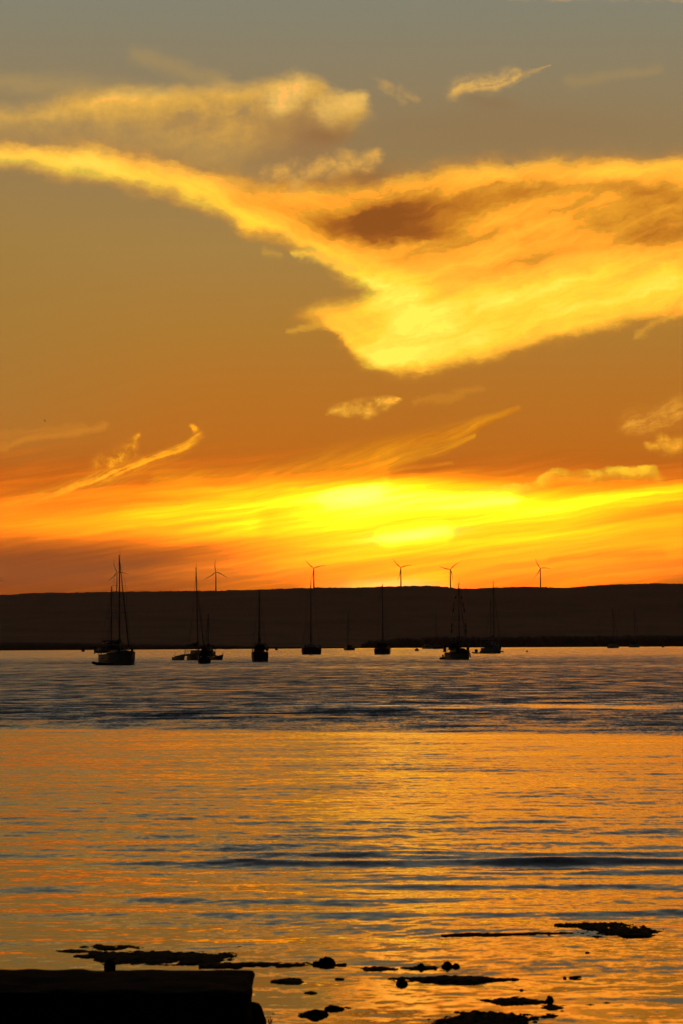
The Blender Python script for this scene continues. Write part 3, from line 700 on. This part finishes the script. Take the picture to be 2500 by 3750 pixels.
MB().tube([(.2, -.8, .95), (.2, -.35, 2.3), (.2, 0, 2.95), (.2, .35, 2.3), (.2, .8, .95)], .04, 5).build('canopy_frame', 'wire', sk)
MB().loft([[(x, -.72, 1.15), (x, -.35, 2.2), (x, 0, 2.85), (x, .35, 2.2), (x, .72, 1.15), (x, 0, 1.05)] for x in (-.9, .2, 1.1)]).build('cover', 'canvas', sk)

# 3. sloop end-on
def end_on(name, label, px, py, L, Bm, f0, f1, H, yaw, hullm, r=.11, gear=True, dod=1.0, bim=None, sp=(.42, .70), lean=0.0, tumble=.96, cab_h=.55, stern=True, boat_z=0, extras=True):
    t = thing(name, label, 'sailboat', boat_loc(px, py), R((-90 if True else 90) + yaw) if not stern else R(90 + yaw))
    MB().loft(hull_pts(L, Bm, f0, f1, trans=tumble, full=.66)).build('hull', hullm, t)
    cabin(t, L, f0, f1, -L * .12, L * .28, Bm * .62, cab_h, 'white', 3)
    mast(t, L * .08, f0 + .2, H, L, Bm, r, sp, Bm * .3, ((L * .49, f1, .95), (-L * .49, f0)), lean=lean, cap_gear=gear)
    boom(t, L * .07, -L * .3, f0 + 1.75, .24)
    if dod: dodger(t, -L * .14, Bm * .66, f0 + .35, dod)
    if bim: bimini(t, -L * .42, -L * .2, bim[0], bim[1], f0)
    rail(t, L, Bm, f0, f1)
    if extras:
        MB().box(-L * .5 - .04, -L * .5 + .10, -Bm * .3, Bm * .3, .15, .32).build('swim_step', 'deck', t)
        MB().tube([(-L * .46, Bm * .36, f0), (-L * .46, Bm * .36, f0 + .95)], .12, 6).build('outboard', 'black', t)
        MB().tube([(-L * .40, -Bm * .4, f0 + .5), (-L * .46, -Bm * .4, f0 + .5)], .28, 8).build('life_ring', 'tan', t)
    return t
b3 = end_on('sloop', '', 952, 2423, 9.6, 2.65, 1.55, 1.75, 12.0, 4, 'dark', gear=False, bim=(2.1, 2.95), sp=(.38,), lean=.1, dod=.9)
b3['label'] = 'compact dark sloop seen stern-on under a square awning, just right of the trimaran'
b4 = end_on('sloop', 'broad-beamed dark sailboat seen stern-on, its masthead beside a wind turbine tower', 1141, 2397.2, 14.5, 5.9, 2.15, 2.4, 22.0, 3, 'dark', r=.17, sp=(.34, .66), dod=.0, lean=.1, cab_h=.6)
MB().box(-6.9, -4.2, -2.0, 2.0, 2.9, 3.02).build('hard_top', 'white', b4)
for xx in (-6.7, -4.4):
    for s_ in (1, -1): MB().tube([(xx, s_ * 1.8, 1.9), (xx, s_ * 1.8, 2.9)], .05, 5).build('post', 'alu', b4)
for s_ in (1, -1): MB().tube([(-6.9, s_ * 1.2, 2.1), (-7.7, s_ * 1.2, 2.6)], .05, 5).build('davit', 'alu', b4)

# 5. tall sloop end-on near the middle
b5 = end_on('sloop', 'large dark sloop seen stern-on before the left tip of the headland, mast reaching the skyline', 1399, 2397, 15.0, 4.6, 1.75, 2.1, 20.5, -3, 'dark', r=.17, bim=(3.4, 3.6), sp=(.3, .55, .78), lean=.3, dod=1.2)
# 6. small far one
b6 = end_on('sloop', 'small distant sloop off the left tip of the headland, its mast faint against the ridge', 1275, 2382, 14, 5.2, 1.6, 2.0, 21.5, 10, 'navy', r=.2, sp=(.5,), extras=False)
# 7. motor cruiser and the sailboat beside it
mc = thing('motor_cruiser', 'grey motor cruiser with a flybridge far off beside the headland shore', 'motorboat', boat_loc(1566, 2376.8), R(8))
MB().loft(hull_pts(9.5, 3.4, 1.3, 1.9, trans=.9)).build('hull', 'white', mc)
cabin(mc, 9.5, 1.3, 1.9, -3.2, 3.2, 2.8, 1.5, 'white', 3, slope=.9); cabin(mc, 9.5, 3.0, 3.0, -2.6, 1.2, 2.2, .8, 'cream', 2, 'flybridge')
MB().tube([(-1.4, 0, 3.8), (-1.6, 0, 5.4)], .05, 5).build('antenna', 'wire', mc); rail(mc, 9.5, 3.4, 1.3, 1.9)
b7 = thing('sloop', 'far sailboat just right of the grey motor cruiser, with a thin tall raked mast', 'sailboat', boat_loc(1603, 2377), R(14))
MB().loft(hull_pts(9.0, 3.2, 1.4, 1.7)).build('hull', 'dark', b7)
cabin(b7, 9.0, 1.4, 1.7, -3.2, 2.8, 2.4, 1.3, 'cream', 3); mast(b7, -.9, 1.5, 28.5, 9.0, 3.2, .2, (.5,), 1.4, ((4.3, 1.7), (-4.4, 1.4)), lean=1.2); rail(b7, 9.0, 3.2, 1.4, 1.7)

# 8. cluttered cruising sloop with sleeves on its shrouds
b8 = thing('cruising_sloop', 'cluttered dark sloop with padded sleeves on its curved shrouds, right of the middle', 'sailboat', boat_loc(1676, 2416), R(-90 + 16))
L_, B_, F0, F1 = 9.6, 3.0, 1.25, 1.65
MB().loft(hull_pts(L_, B_, F0, F1, rake=1.0, trans=.72)).build('hull', 'cream', b8)
MB().loft([[(x * 1.003, y_ * 1.01, z) for (x, y_, z) in (q[0], (q[0][0], q[0][1], q[0][2] - .5), (q[-1][0], q[-1][1], q[-1][2] - .5), q[-1])] for q in hull_pts(L_, B_, F0 + .03, F1 + .03, rake=1.0, trans=.72)]).build('bulwark', 'dark', b8)
cabin(b8, L_, F0, F1, -1.8, 2.6, 2.1, .7, 'dark', 3); mast(b8, .6, 1.5, 13.3, L_, B_, .11, (.47,), 1.1, ((5.0, 1.8), (-5.0, 1.3)), shrouds=False)
MB().tube([(.6, -.1, 7.7), (1.0, -.1, 7.7)], .12, 6).build('radar_reflector', 'alu', b8)
boom(b8, .5, -3.6, 2.7, .28); bimini(b8, -4.8, -2.2, 2.6, 3.0, 1.25); dodger(b8, -1.6, 2.1, 1.7, .9); rail(b8, L_, B_, F0, F1)
for s_ in (1, -1):      # light line bowed outwards, with the sleeves threaded on it
    c_ = [(.5, s_ * w_, z_) for w_, z_ in ((.1, 13.0), (.5, 11.3), (.78, 10.2), (1.10, 8.4), (1.28, 6.6), (1.37, 4.6), (1.4, 3.1), (1.5, 1.45))]
    MB().tube(c_, .014, 4).build('signal_line', 'wire', b8)
    def on(zq):
        for a_, e_ in zip(c_, c_[1:]):
            if e_[2] <= zq <= a_[2]: return Vector(a_).lerp(Vector(e_), (a_[2] - zq) / (a_[2] - e_[2]))
    for za, zb_ in ((11.35, 10.75), (10.2, 9.35), (9.2, 8.4), (6.5, 5.65), (5.5, 4.7)):
        MB().tube([on(za), on((za + zb_) / 2), on(zb_)], [.07, .13, .07], 6).build('sleeve', 'black', b8)
for xx, yy_, hh in ((3.3, .7, .7), (3.9, -.5, .6), (-4.4, 1.1, 1.2), (-4.6, -1.0, 1.0), (2.6, -1.0, .8)):
    MB().box(xx - .25, xx + .25, yy_ - .22, yy_ + .22, 1.35, 1.45 + hh, .05, .05).build('deck_gear', 'canvas', b8)
MB().tube([(-5.1, 1.0, 1.3), (-5.2, 1.0, 3.6)], .04, 5).ball((-5.2, 1.0, 3.7), .18, 1).build('wind_generator', 'black', b8)
MB().tube([(5.0, 0, 1.7), (5.9, 0, 1.75), (6.1, 0, 1.3)], .07, 5).build('bowsprit', 'dark', b8)
for s_ in (1, -1): MB().tube([(1.5, s_ * 1.72, 1.15), (1.5, s_ * 1.74, .45)], [.08, .13], 8).build('fender', 'tan', b8)
dinghy('inflatable', 'dark inflatable dinghy lying against the left end of the sloop with padded shrouds', ground(1630, 2415.5), R(70), 2.9, 1.6, True)

# 9. two-masted pilothouse boat with its dinghy
b9 = thing('pilothouse_ketch', 'pilothouse sailboat with a second shorter mast, before the headland with a dinghy at its left', 'sailboat', boat_loc(1801, 2393.5), R(-55))
L_, B_, F0, F1 = 8.8, 3.4, 1.7, 2.2
MB().loft(hull_pts(L_, B_, F0, F1, rake=1.0)).build('hull', 'white', b9)
cabin(b9, L_, F0, F1, -2.6, 2.8, 2.8, 1.0, 'white', 4); c9, _q = cabin(b9, L_, 2.4, 2.4, -2.4, 1.2, 2.5, 1.25, 'white', 3, 'pilothouse', .7)
MB().box(-4.4, -1.2, -1.4, 1.4, 4.3, 4.4).build('hard_top', 'white', b9)
for xx in (-4.2, -2.8):
    for s_ in (1, -1): MB().tube([(xx, s_ * 1.3, 1.7), (xx, s_ * 1.3, 4.3)], .05, 5).build('post', 'alu', b9)
mast(b9, .9, 3.2, 21.8, L_, B_, .16, (.4, .7), 1.3, ((4.2, 2.3, .97), None), lean=.2); mast(b9, -.6, 3.6, 16.6, L_, B_, .09, (.5,), 1.0, (None, (-4.3, 1.8)), name='mizzen_mast', cap_gear=False)
boom(b9, .8, -.4, 5.0, .2); rail(b9, L_, B_, F0, F1)
MB().box(3.9, 5.4, -.35, .35, .35, .75, .2, .05).build('bow_platform', 'white', b9)
d9 = dinghy('dinghy', 'small dinghy with a dark hump of gear and a motor, left of the pilothouse sailboat', ground(1742, 2394), R(190), 1.85 * 1.0 + .6, 1.4, True)
MB().ball((.0, 0, .85), .55, 2, (1, .8, 1.0)).build('gear_bag', 'canvas', d9)
# 10, 11. two far sailboats on the right
for px, py, H_, lab, rz in ((2246, 2374, 29.0, 'far pale-hulled sailboat, left one of the pair at the right end of the bay', 20), (2323, 2371.3, 34.0, 'far pale-hulled sailboat, right one of the pair at the right end of the bay', -16)):
    t = thing('sloop', lab, 'sailboat', boat_loc(px, py), R(rz))
    MB().loft(hull_pts(9.6 if px < 2300 else 10.6, 3.4, 1.7, 2.2)).build('hull', 'white', t)
    cabin(t, 10, 1.7, 2.2, -3.6, 3.0, 2.8, 1.1, 'white', 3); mast(t, .4, 2.0, H_, 10, 3.6, .24, (.35, .65), 1.8, ((4.6, 2.2), (-4.7, 1.8)), lean=1.2 if px < 2300 else .6, furl=.16)
    boom(t, .3, -3.8, 3.6, .4); rail(t, 10, 3.4, 1.7, 2.2)
# small craft and buoys
t = thing('small_sloop', 'tiny far boat on the sandbar line between the stern-on dark sloop and the broad-beamed sailboat', 'boat', boat_loc(1013, 2381.5), R(90))
MB().loft(hull_pts(6, 1.9, .9, 1.1)).build('hull', 'dark', t); MB().tube([(0, 0, .8), (0, 0, 4.4)], .08, 6).build('mast', 'alu', t); cabin(t, 6, .9, 1.1, -1.2, 1.4, 1.3, .6, 'dark', 1)
dinghy('open_boat', 'low dark open boat far off by the shore between the trimaran and the stern-on sloop', boat_loc(834, 2378.5), R(5), 7.0, 2.0, True, 'dark')
def buoy(label, px, py, w):
    t = thing('mooring_buoy', label, 'buoy', ground(px, py), 0, 'mooring buoys on the bay')
    MB().ball((0, 0, w * .25), w / 2, 2, (1, 1, .8)).build('float', 'red', t, True); MB().tube([(0, 0, w * .5), (0, 0, w * .5 + w * .45)], w * .08, 6).ball((0, 0, w), w * .13, 1).build('pickup_ring', 'dark', t)
buoy('dark mooring buoy left of the two-masted ketch near the far shore', 305, 2387.5, 2.0)
buoy('mooring buoy between the tall stern-on sloop and the sloop with padded shrouds', 1524, 2384.5, 2.0)
buoy('tiny mooring buoy right of the pilothouse sailboat, out on open water', 1928, 2388.5, .8)
buoy('tiny mooring buoy at the far right near the headland shore', 2426, 2371.5, 2.6)

# ------------------------------------------------------------------ wind turbines
def turbine(hub, tips, label):
    D0 = RIDGE_D + 25
    c = at(hub[0], hub[1], D0); px_m = D0 / FP
    t = thing('wind_turbine', label, 'wind turbine', (c.x, c.y, 0), 0, 'wind turbines along the ridge')
    base = ridge_z(np.array([c.x]))[0] - 6
    MB().tube([(0, 2.5, base), (0, 2.5, (base + c.z) / 2), (0, 2.5, c.z - 1.2)], [2.5, 2.1, 1.6], 14).build('tower', 'turbine', t, True)
    MB().box(-1.7, 1.7, -1.2, 8.0, c.z - 1.7, c.z + 1.9, .3, .5).build('nacelle', 'turbine', t)
    hb = MB().ball((0, -2.0, c.z), 1.9, 2, (1, 1.1, 1)).build('hub', 'turbine', t, True)
    for tx_, ty_ in tips:
        vx, vz = (tx_ - hub[0]) * px_m, (hub[1] - ty_) * px_m; Lb = math.hypot(vx, vz); a = math.atan2(vz, vx)
        b_ = MB(); secs = []
        for k_ in range(13):
            s_ = k_ / 12; r_ = 1.2 + (Lb - 1.2) * s_
            ch = (1.1 + 2.6 * sstep(0, .2, s_)) * (1 - .80 * max(0, (s_ - .2) / .8) ** .8) if s_ < 1 else .3
            bow = 2.2 * math.sin(math.pi * s_) ** 1.0; th_ = max(.12, .55 * ch * (1 - s_) + .15)
            q_ = [(r_, bow - ch * .35), (r_, bow), (r_, bow + ch * .65)]
            pts_ = []
            for (rr, off), dy in ((q_[0], 0), (q_[1], -th_ / 2), (q_[2], 0), (q_[1], th_ / 2)):
                pts_.append((rr * math.cos(a) - off * math.sin(a), -2.0 + dy - 2.0 * s_ * s_, c.z + rr * math.sin(a) + off * math.cos(a)))
            secs.append(pts_)
        b_.loft(secs).build('blade', 'turbine', hb)
    return t
turbine((-19, 2107.5), [(17, 2137), (-55, 2135), (-23, 2061)], 'wind turbine cut off by the left edge, only a blade tip in view')
turbine((428.6, 2095), [(415.9, 2051), (396.5, 2127.5), (474.5, 2107)], 'wind turbine directly behind the masts of the two-masted ketch')
turbine((791.1, 2094.4), [(790.2, 2048), (750.5, 2120), (832.5, 2117.5)], 'wind turbine with one blade straight up, between the trimaran mast and the dark stern-on sloop')
turbine((1150.2, 2081.2), [(1119.0, 2049), (1197, 2072), (1138, 2127)], 'wind turbine rising right beside the masthead of the broad-beamed sailboat')
turbine((1465.7, 2078.8), [(1437, 2046), (1509.5, 2070), (1451.5, 2127)], 'wind turbine against the brightest yellow, right of the tall sloop mast')
turbine((1647.3, 2085.3), [(1604.5, 2072), (1681.5, 2059.5), (1653.5, 2128)], 'wind turbine with a blade hanging down its tower, left of the padded-shroud sloop masthead')
turbine((1977.3, 2081.2), [(1958.5, 2044), (2017.5, 2085), (1953, 2115.5)], 'rightmost wind turbine, alone on the ridge')

# ------------------------------------------------------------------ gull
c = at(164, 1541, 1150)
gl = thing('gull', 'tiny dark gull flying in the open sky on the left', 'bird', c, R(20)); gl.rotation_euler = (R(-55), R(-28), R(12))
MB().loft([[(x, r_, 0), (x, 0, r_), (x, -r_, 0), (x, 0, -r_)] for x, r_ in ((-.34, .02), (-.15, .07), (.1, .085), (.28, .05), (.36, .015))]).build('body', 'feather', gl, True)
for s_ in (1, -1):
    MB().loft([[(x - ch / 2, y_, z), (x + ch / 2, y_, z), (x, y_, z + .02)] for x, y_, z, ch in ((.05, s_ * .05, .04, .26), (.10, s_ * .32, .22, .22), (.02, s_ * .62, .16, .13), (-.08, s_ * .82, .02, .03))]).build('wing', 'feather', gl)

# ------------------------------------------------------------------ stone ledge and rocks by the shore
def rough(o_me, amp, freq, seed):
    n_ = len(o_me.vertices); co = np.empty(n_ * 3, np.float32); o_me.vertices.foreach_get('co', co); co = co.reshape(-1, 3)
    no = np.empty(n_ * 3, np.float32); o_me.vertices.foreach_get('normal', no); no = no.reshape(-1, 3)
    d_ = fbm(co[:, 0] * freq + co[:, 2] * freq * .7, co[:, 1] * freq - co[:, 2] * freq * .6, seed, 4)
    co += no * (d_ * amp)[:, None]; o_me.vertices.foreach_set('co', co.ravel()); o_me.update()
def block(name, label, cat, prof, D0, depth, zbot, m, amp=.012, seed=1, top_z=None):
    """solid whose face, seen from the shore, has the outline prof (photo px) at distance D0"""
    pts = [at(px, py, D0) for px, py in prof]
    b_ = MB(); secs = []
    for k_, (f, sh) in enumerate(((0, .94), (.04, 1.0), (.35, 1.0), (.7, 1.0), (.96, 1.0), (1, .95))):
        cx = sum(p.x for p in pts) / len(pts); cz = sum(p.z for p in pts) / len(pts)
        secs.append([(cx + (p.x - cx) * sh + .015 * math.sin(k_ * 2.3 + i), D0 - depth * f, max(zbot, cz + (p.z - cz) * sh) if p.z > zbot else zbot) for i, p in enumerate(pts)])
    b_.loft(secs)
    bmesh.ops.triangulate(b_.b, faces=b_.b.faces); bmesh.ops.subdivide_edges(b_.b, edges=b_.b.edges, cuts=3, use_grid_fill=True)
    o = b_.build(name, m, None, True); rough(o.data, amp, 5, seed); return tag(o, label, cat)
# ledge: a broken masonry edge a little nearer than the waterline rocks
block('stone_ledge', 'black square-edged stone ledge filling the bottom left corner', 'ledge',
      [(-1100, 3546), (-700, 3551), (-300, 3549), (0, 3550), (60, 3548), (200, 3552), (330, 3549), (420, 3552), (560, 3550), (700, 3552), (800, 3550), (880, 3553), (918, 3554), (931, 3566), (933, 3590), (928, 3612), (918, 3622), (919, 3645), (914, 3672), (916, 3700), (912, 3800), (925, 4100), (-1100, 4100)], 17.2, 1.15, -.25, 'wall', .018, 3)
def lump(name, label, cat, x0, x1, ytop, ywl, depth_f=.7, m='rock', seed=0, sq=1.0, group=None, px_c=None):
    """one rock: px width x0..x1, top at ytop, waterline at ywl"""
    g0 = ground((x0 + x1) / 2, ywl); D0 = g0.y; s_ = D0 / FP
    w_ = (x1 - x0) * s_ / 2; h_ = (ywl - ytop) * s_
    bm_ = bmesh.new(); bmesh.ops.create_icosphere(bm_, subdivisions=4, radius=1)
    rnd = random.Random(seed); ox, oy = rnd.random() * 50, rnd.random() * 50
    cs = np.array([v_.co[:] for v_ in bm_.verts])
    dn = fbm(cs[:, 0] * 1.6 + ox + cs[:, 2], cs[:, 1] * 1.6 + oy + cs[:, 2] * .5, seed, 4)
    mx = 0
    for v_, q_ in zip(bm_.verts, dn):
        f = 1 + .42 * float(q_); c_ = v_.co * f
        v_.co = Vector((c_.x, c_.y, c_.z * sq if c_.z > 0 else c_.z * .35))
    xs = [v_.co.x for v_ in bm_.verts]; zs = [v_.co.z for v_ in bm_.verts]
    kx = 2 * w_ / (max(xs) - min(xs)); kz = h_ / max(zs); xm = (max(xs) + min(xs)) / 2
    for v_ in bm_.verts: v_.co = Vector(((v_.co.x - xm) * kx, v_.co.y * w_ * depth_f, v_.co.z * kz))
    me_ = bpy.data.meshes.new(name); bm_.to_mesh(me_); bm_.free()
    o = link(name, me_, m, None, True); o.location = (g0.x, g0.y + w_ * depth_f * .5, -.004)
    return tag(o, label, cat, group)
def mat_patch(name, label, cat, x0, x1, ytop, ybot, m='weed', seed=0, h=.03, holes=.0, taper=1.0, rough_=.5, shape=None, group=None):
    """low crust breaking the surface: a height field over the patch, ragged where it dips under water"""
    a = ground(x0, ybot); b_ = ground(x1, ybot); c_ = ground((x0 + x1) / 2, ytop)
    y0, y1 = a.y - .02, c_.y + .02
    nx = int(min(150, max(24, (x1 - x0) / 4))); ny = int(min(40, max(10, (ybot - ytop) / 1.6)))
    h *= .62; s0 = a.y / FP; X, Y = np.meshgrid(np.linspace(0, 1, nx), np.linspace(0, 1, ny))
    px = x0 + (x1 - x0) * X
    wy = y0 + (y1 - y0) * Y; wx = (px - 1250) * wy / FP * 1.0 + _Rt.y * 0
    u_ = X * 2 - 1; v_ = Y * 2 - 1
    if shape is not None:
        lo = np.interp(X, [q[0] for q in shape], [q[1] for q in shape]); hi = np.interp(X, [q[0] for q in shape], [q[2] for q in shape])
        e = np.minimum(Y - lo, hi - Y) * 2.6
    else:
        e = (1 - np.abs(u_) ** 1.35 * taper) - np.abs(v_) ** 1.6
    sc = (x1 - x0) * s0
    n_ = fbm(wx * 7 + seed * 7.3, wy * 6, seed, 5); n2_ = fbm(wx * 30 + seed, wy * 14, seed + 5, 3)
    z = h * (e * 1.25 + rough_ * 2.2 * n_ + .55 * n2_ - holes - .05)
    z = np.where(z > 0, h * np.tanh(z / h * 1.1) * (.75 + .5 * n2_), z * 1.2)
    edge_ = (X == 0) | (X == 1) | (Y == 0) | (Y == 1); z = np.where(edge_, -.02, np.maximum(z, -.03))
    ce = Vector((float(wx.mean()), float(wy.mean()), 0))
    o = grid_mesh(name, np.stack([wx - ce.x, wy - ce.y, z], -1).reshape(-1, 3), ny, nx, m); o.location = ce
    return tag(o, label, cat, group)
lump('boulder', 'rounded black boulder leaning against the foot of the stone ledge at the bottom edge', 'rock', 850, 972, 3662, 3800, .8, 'rock', 5, 1.0)
# reef behind the ledge
mat_patch('weed_reef', 'large ragged dark weedy reef directly behind the stone ledge', 'reef', 300, 905, 3483, 3537, seed=2, h=.035, rough_=.45, shape=[(0, .5, .55), (.06, .35, .9), (.12, .0, 1), (.3, .05, .95), (.55, .08, .9), (.7, .0, .85), (.85, .2, .7), (.95, .35, .6), (1, .5, .52)])
mat_patch('weed_strip', 'thin broken weed strip along the back of the large reef behind the ledge', 'reef', 285, 540, 3461, 3483, seed=5, h=.025, rough_=.6)
mat_patch('weed_strip', 'short faint weed strip left of the large reef behind the ledge', 'reef', 195, 330, 3478, 3492, seed=9, h=.012, rough_=.6)
mat_patch('weed_strip', 'narrow weed strip at the left tip of the large reef', 'reef', 262, 400, 3496, 3512, seed=12, h=.016, rough_=.5)
mat_patch('weed_strip', 'scattered weed specks beyond the right end of the large reef', 'reef', 818, 925, 3453, 3472, seed=15, h=.014, rough_=.9, holes=.1)
mat_patch('rock_bar', 'long low bar of weedy rock running right from the reef to the pointed rock', 'reef', 720, 1262, 3524, 3549, seed=17, h=.028, rough_=.5, shape=[(0, .1, .9), (.3, .15, .9), (.5, .25, .85), (.75, .3, .7), (.9, .2, .7), (1, .4, .55)])
lump('rock', 'small upright rock between the large reef and the back edge of the ledge', 'rock', 380, 424, 3517, 3546, .6, 'rock', 21)
lump('rock', 'tallest knobbly rock, at the right end of the long low bar', 'rock', 1162, 1232, 3503, 3534, .6, 'rock', 33, 1.2)
lump('rock', 'small knob of rock just left of the tallest knobbly rock', 'rock', 1145, 1185, 3520, 3536, .6, 'rock', 36)
mat_patch('weed_strip', 'weed strip standing alone right of the tallest knobbly rock', 'reef', 1302, 1450, 3540, 3561, seed=23, h=.024, rough_=.35)
mat_patch('weed_strip', 'thin strip of weed with the small spiky rock on it', 'reef', 1450, 1605, 3539, 3554, seed=25, h=.018, rough_=.45)
lump('rock', 'small spiky rock on the thin weed strip', 'rock', 1524, 1554, 3526, 3546, .6, 'rock', 41, 1.6)
lump('rock', 'tiny round stone between the spiky rock and the flat-topped rock', 'rock', 1584, 1601, 3539, 3549, .6, 'rock', 43)
lump('rock', 'flat-topped dark rock right of the spiky rock', 'rock', 1614, 1660, 3520, 3544, .7, 'rock', 47, .8)
lump('rock', 'smaller rock touching the right side of the flat-topped rock', 'rock', 1650, 1684, 3527, 3545, .7, 'rock', 49)
mat_patch('weed_patch', 'ragged weed patch with upright tips, right of the ledge corner', 'reef', 980, 1110, 3583, 3611, seed=31, h=.030, rough_=.4)
mat_patch('weed_strip', 'small flat bar of weed below the ragged patch near the ledge corner', 'reef', 1104, 1160, 3632, 3644, seed=33, h=.014, rough_=.2)
lump('rock', 'small flat stone between the ragged weed patch and the long low weed bar', 'rock', 1226, 1259, 3581, 3588, .7, 'rock', 53, .6)
mat_patch('weed_bar', 'long tapering weed bar with a round rock at its left end', 'reef', 1405, 1870, 3576, 3609, seed=35, h=.030, rough_=.35, shape=[(0, .7, .8), (.1, .6, .95), (.3, .45, 1), (.5, .1, 1), (.62, .0, .95), (.8, .35, .75), (.95, .45, .6), (1, .5, .55)])
lump('rock', 'round rock in front of the left end of the long tapering weed bar', 'rock', 1447, 1494, 3584, 3606, .8, 'rock', 57, .9)
lump('rock', 'tiny stone alone below the right tip of the long tapering weed bar', 'rock', 1900, 1917, 3621, 3631, .7, 'rock', 59)
mat_patch('reef', 'broad dark reef farthest right, out among the ripples', 'reef', 2012, 2420, 3380, 3434, seed=43, h=.045, rough_=.45, shape=[(0, .75, .85), (.12, .55, .98), (.25, .35, 1), (.45, .05, 1), (.6, .0, .85), (.8, .05, .7), (.93, .15, .5), (1, .3, .35)])
mat_patch('reef', 'thin dark tail of reef trailing left from the broad farthest reef', 'reef', 1600, 2090, 3414, 3436, seed=45, h=.020, rough_=.4, shape=[(0, .4, .6), (.2, .2, .9), (.5, .3, .8), (.8, .4, .9), (1, .5, .8)])
lump('rock', 'small lone stone below the broad farthest reef', 'rock', 2139, 2162, 3484, 3495, .7, 'rock', 61)
mat_patch('weed_patch', 'weed patch with a pointed rock at its right end, lower right', 'reef', 1734, 2010, 3654, 3688, seed=51, h=.034, rough_=.3)
lump('rock', 'pointed wedge of rock at the right end of the lower right weed patch', 'rock', 1994, 2030, 3646, 3669, .7, 'rock', 67, 1.4)
mat_patch('weed_patch', 'small weed patch just below the pointed wedge of rock', 'reef', 1950, 2055, 3682, 3704, seed=53, h=.022, rough_=.4)
mat_patch('weed_patch', 'largest near weed patch, cut by the bottom edge right of centre', 'reef', 1548, 1960, 3706, 3775, seed=55, h=.050, rough_=.35)
mat_patch('weed_strip', 'strip of weed reaching right from the largest near patch at the bottom edge', 'reef', 1930, 2044, 3714, 3736, seed=57, h=.026, rough_=.4)
lump('rock', 'dark flat rock near the bottom, centre left, the lower of a touching pair', 'rock', 1108, 1210, 3698, 3724, .9, 'rock', 71, .7)
mat_patch('weed_patch', 'thin weed fringe around the lower rock of the touching pair', 'reef', 1080, 1215, 3706, 3738, seed=59, h=.022, rough_=.5)
lump('rock', 'dark flat rock near the bottom, the upper right of a touching pair', 'rock', 1188, 1262, 3682, 3702, .9, 'rock', 73, .8)
mat_patch('weed_patch', 'thin pointed weed tail at the right of the touching pair of rocks', 'reef', 1225, 1290, 3688, 3704, seed=61, h=.014, rough_=.4)
SPK = ((2060, 3688, 16), (2058, 3706, 22), (2074, 3692, 10), (2160, 3684, 40), (2224, 3676, 30), (2276, 3682, 12), (1880, 3588, 40), (2067, 3581, 14), (2105, 3580, 50), (1003, 3716, 14), (1000, 3698, 8))
for k_, (xx, yy_, w_) in enumerate(SPK):
    where = ('right of the pointed wedge of rock', 'below the small weed patch at the lower right', 'just right of the small weed patch', 'out on the bright water at the lower right', 'upper of the specks at the far lower right', 'rightmost of the near specks',
             'off the right tip of the long tapering weed bar', 'left one of two above the lower right weed patch', 'right long one of two above the lower right weed patch', 'beside the boulder near the bottom edge', 'above the speck beside the boulder')[k_]
    lump('stone', 'tiny dark speck of stone ' + where, 'rock', xx - w_ / 2, xx + w_ / 2, yy_ - max(4, min(7, w_ * .35)), yy_, .8 if w_ < 25 else .35, 'rock', 80 + k_, .6, 'specks of stone in the shallows')
# dry twigs at the foot of the boulder
tw = thing('weed_sprig', 'little upright sprig of weed right of the boulder at the bottom edge', 'plant', ground(984, 3756))
rnd = random.Random(3)
for k_ in range(7):
    a_ = rnd.uniform(-.025, .025); MB().tube([(a_, 0, -.01), (a_ * 1.3 + rnd.uniform(-.01, .01), 0, .03), (a_ * 1.6 + rnd.uniform(-.012, .012), 0, .045 + rnd.random() * .02)], [.003, .003, .0015], 4).build('stem', 'weed', tw)
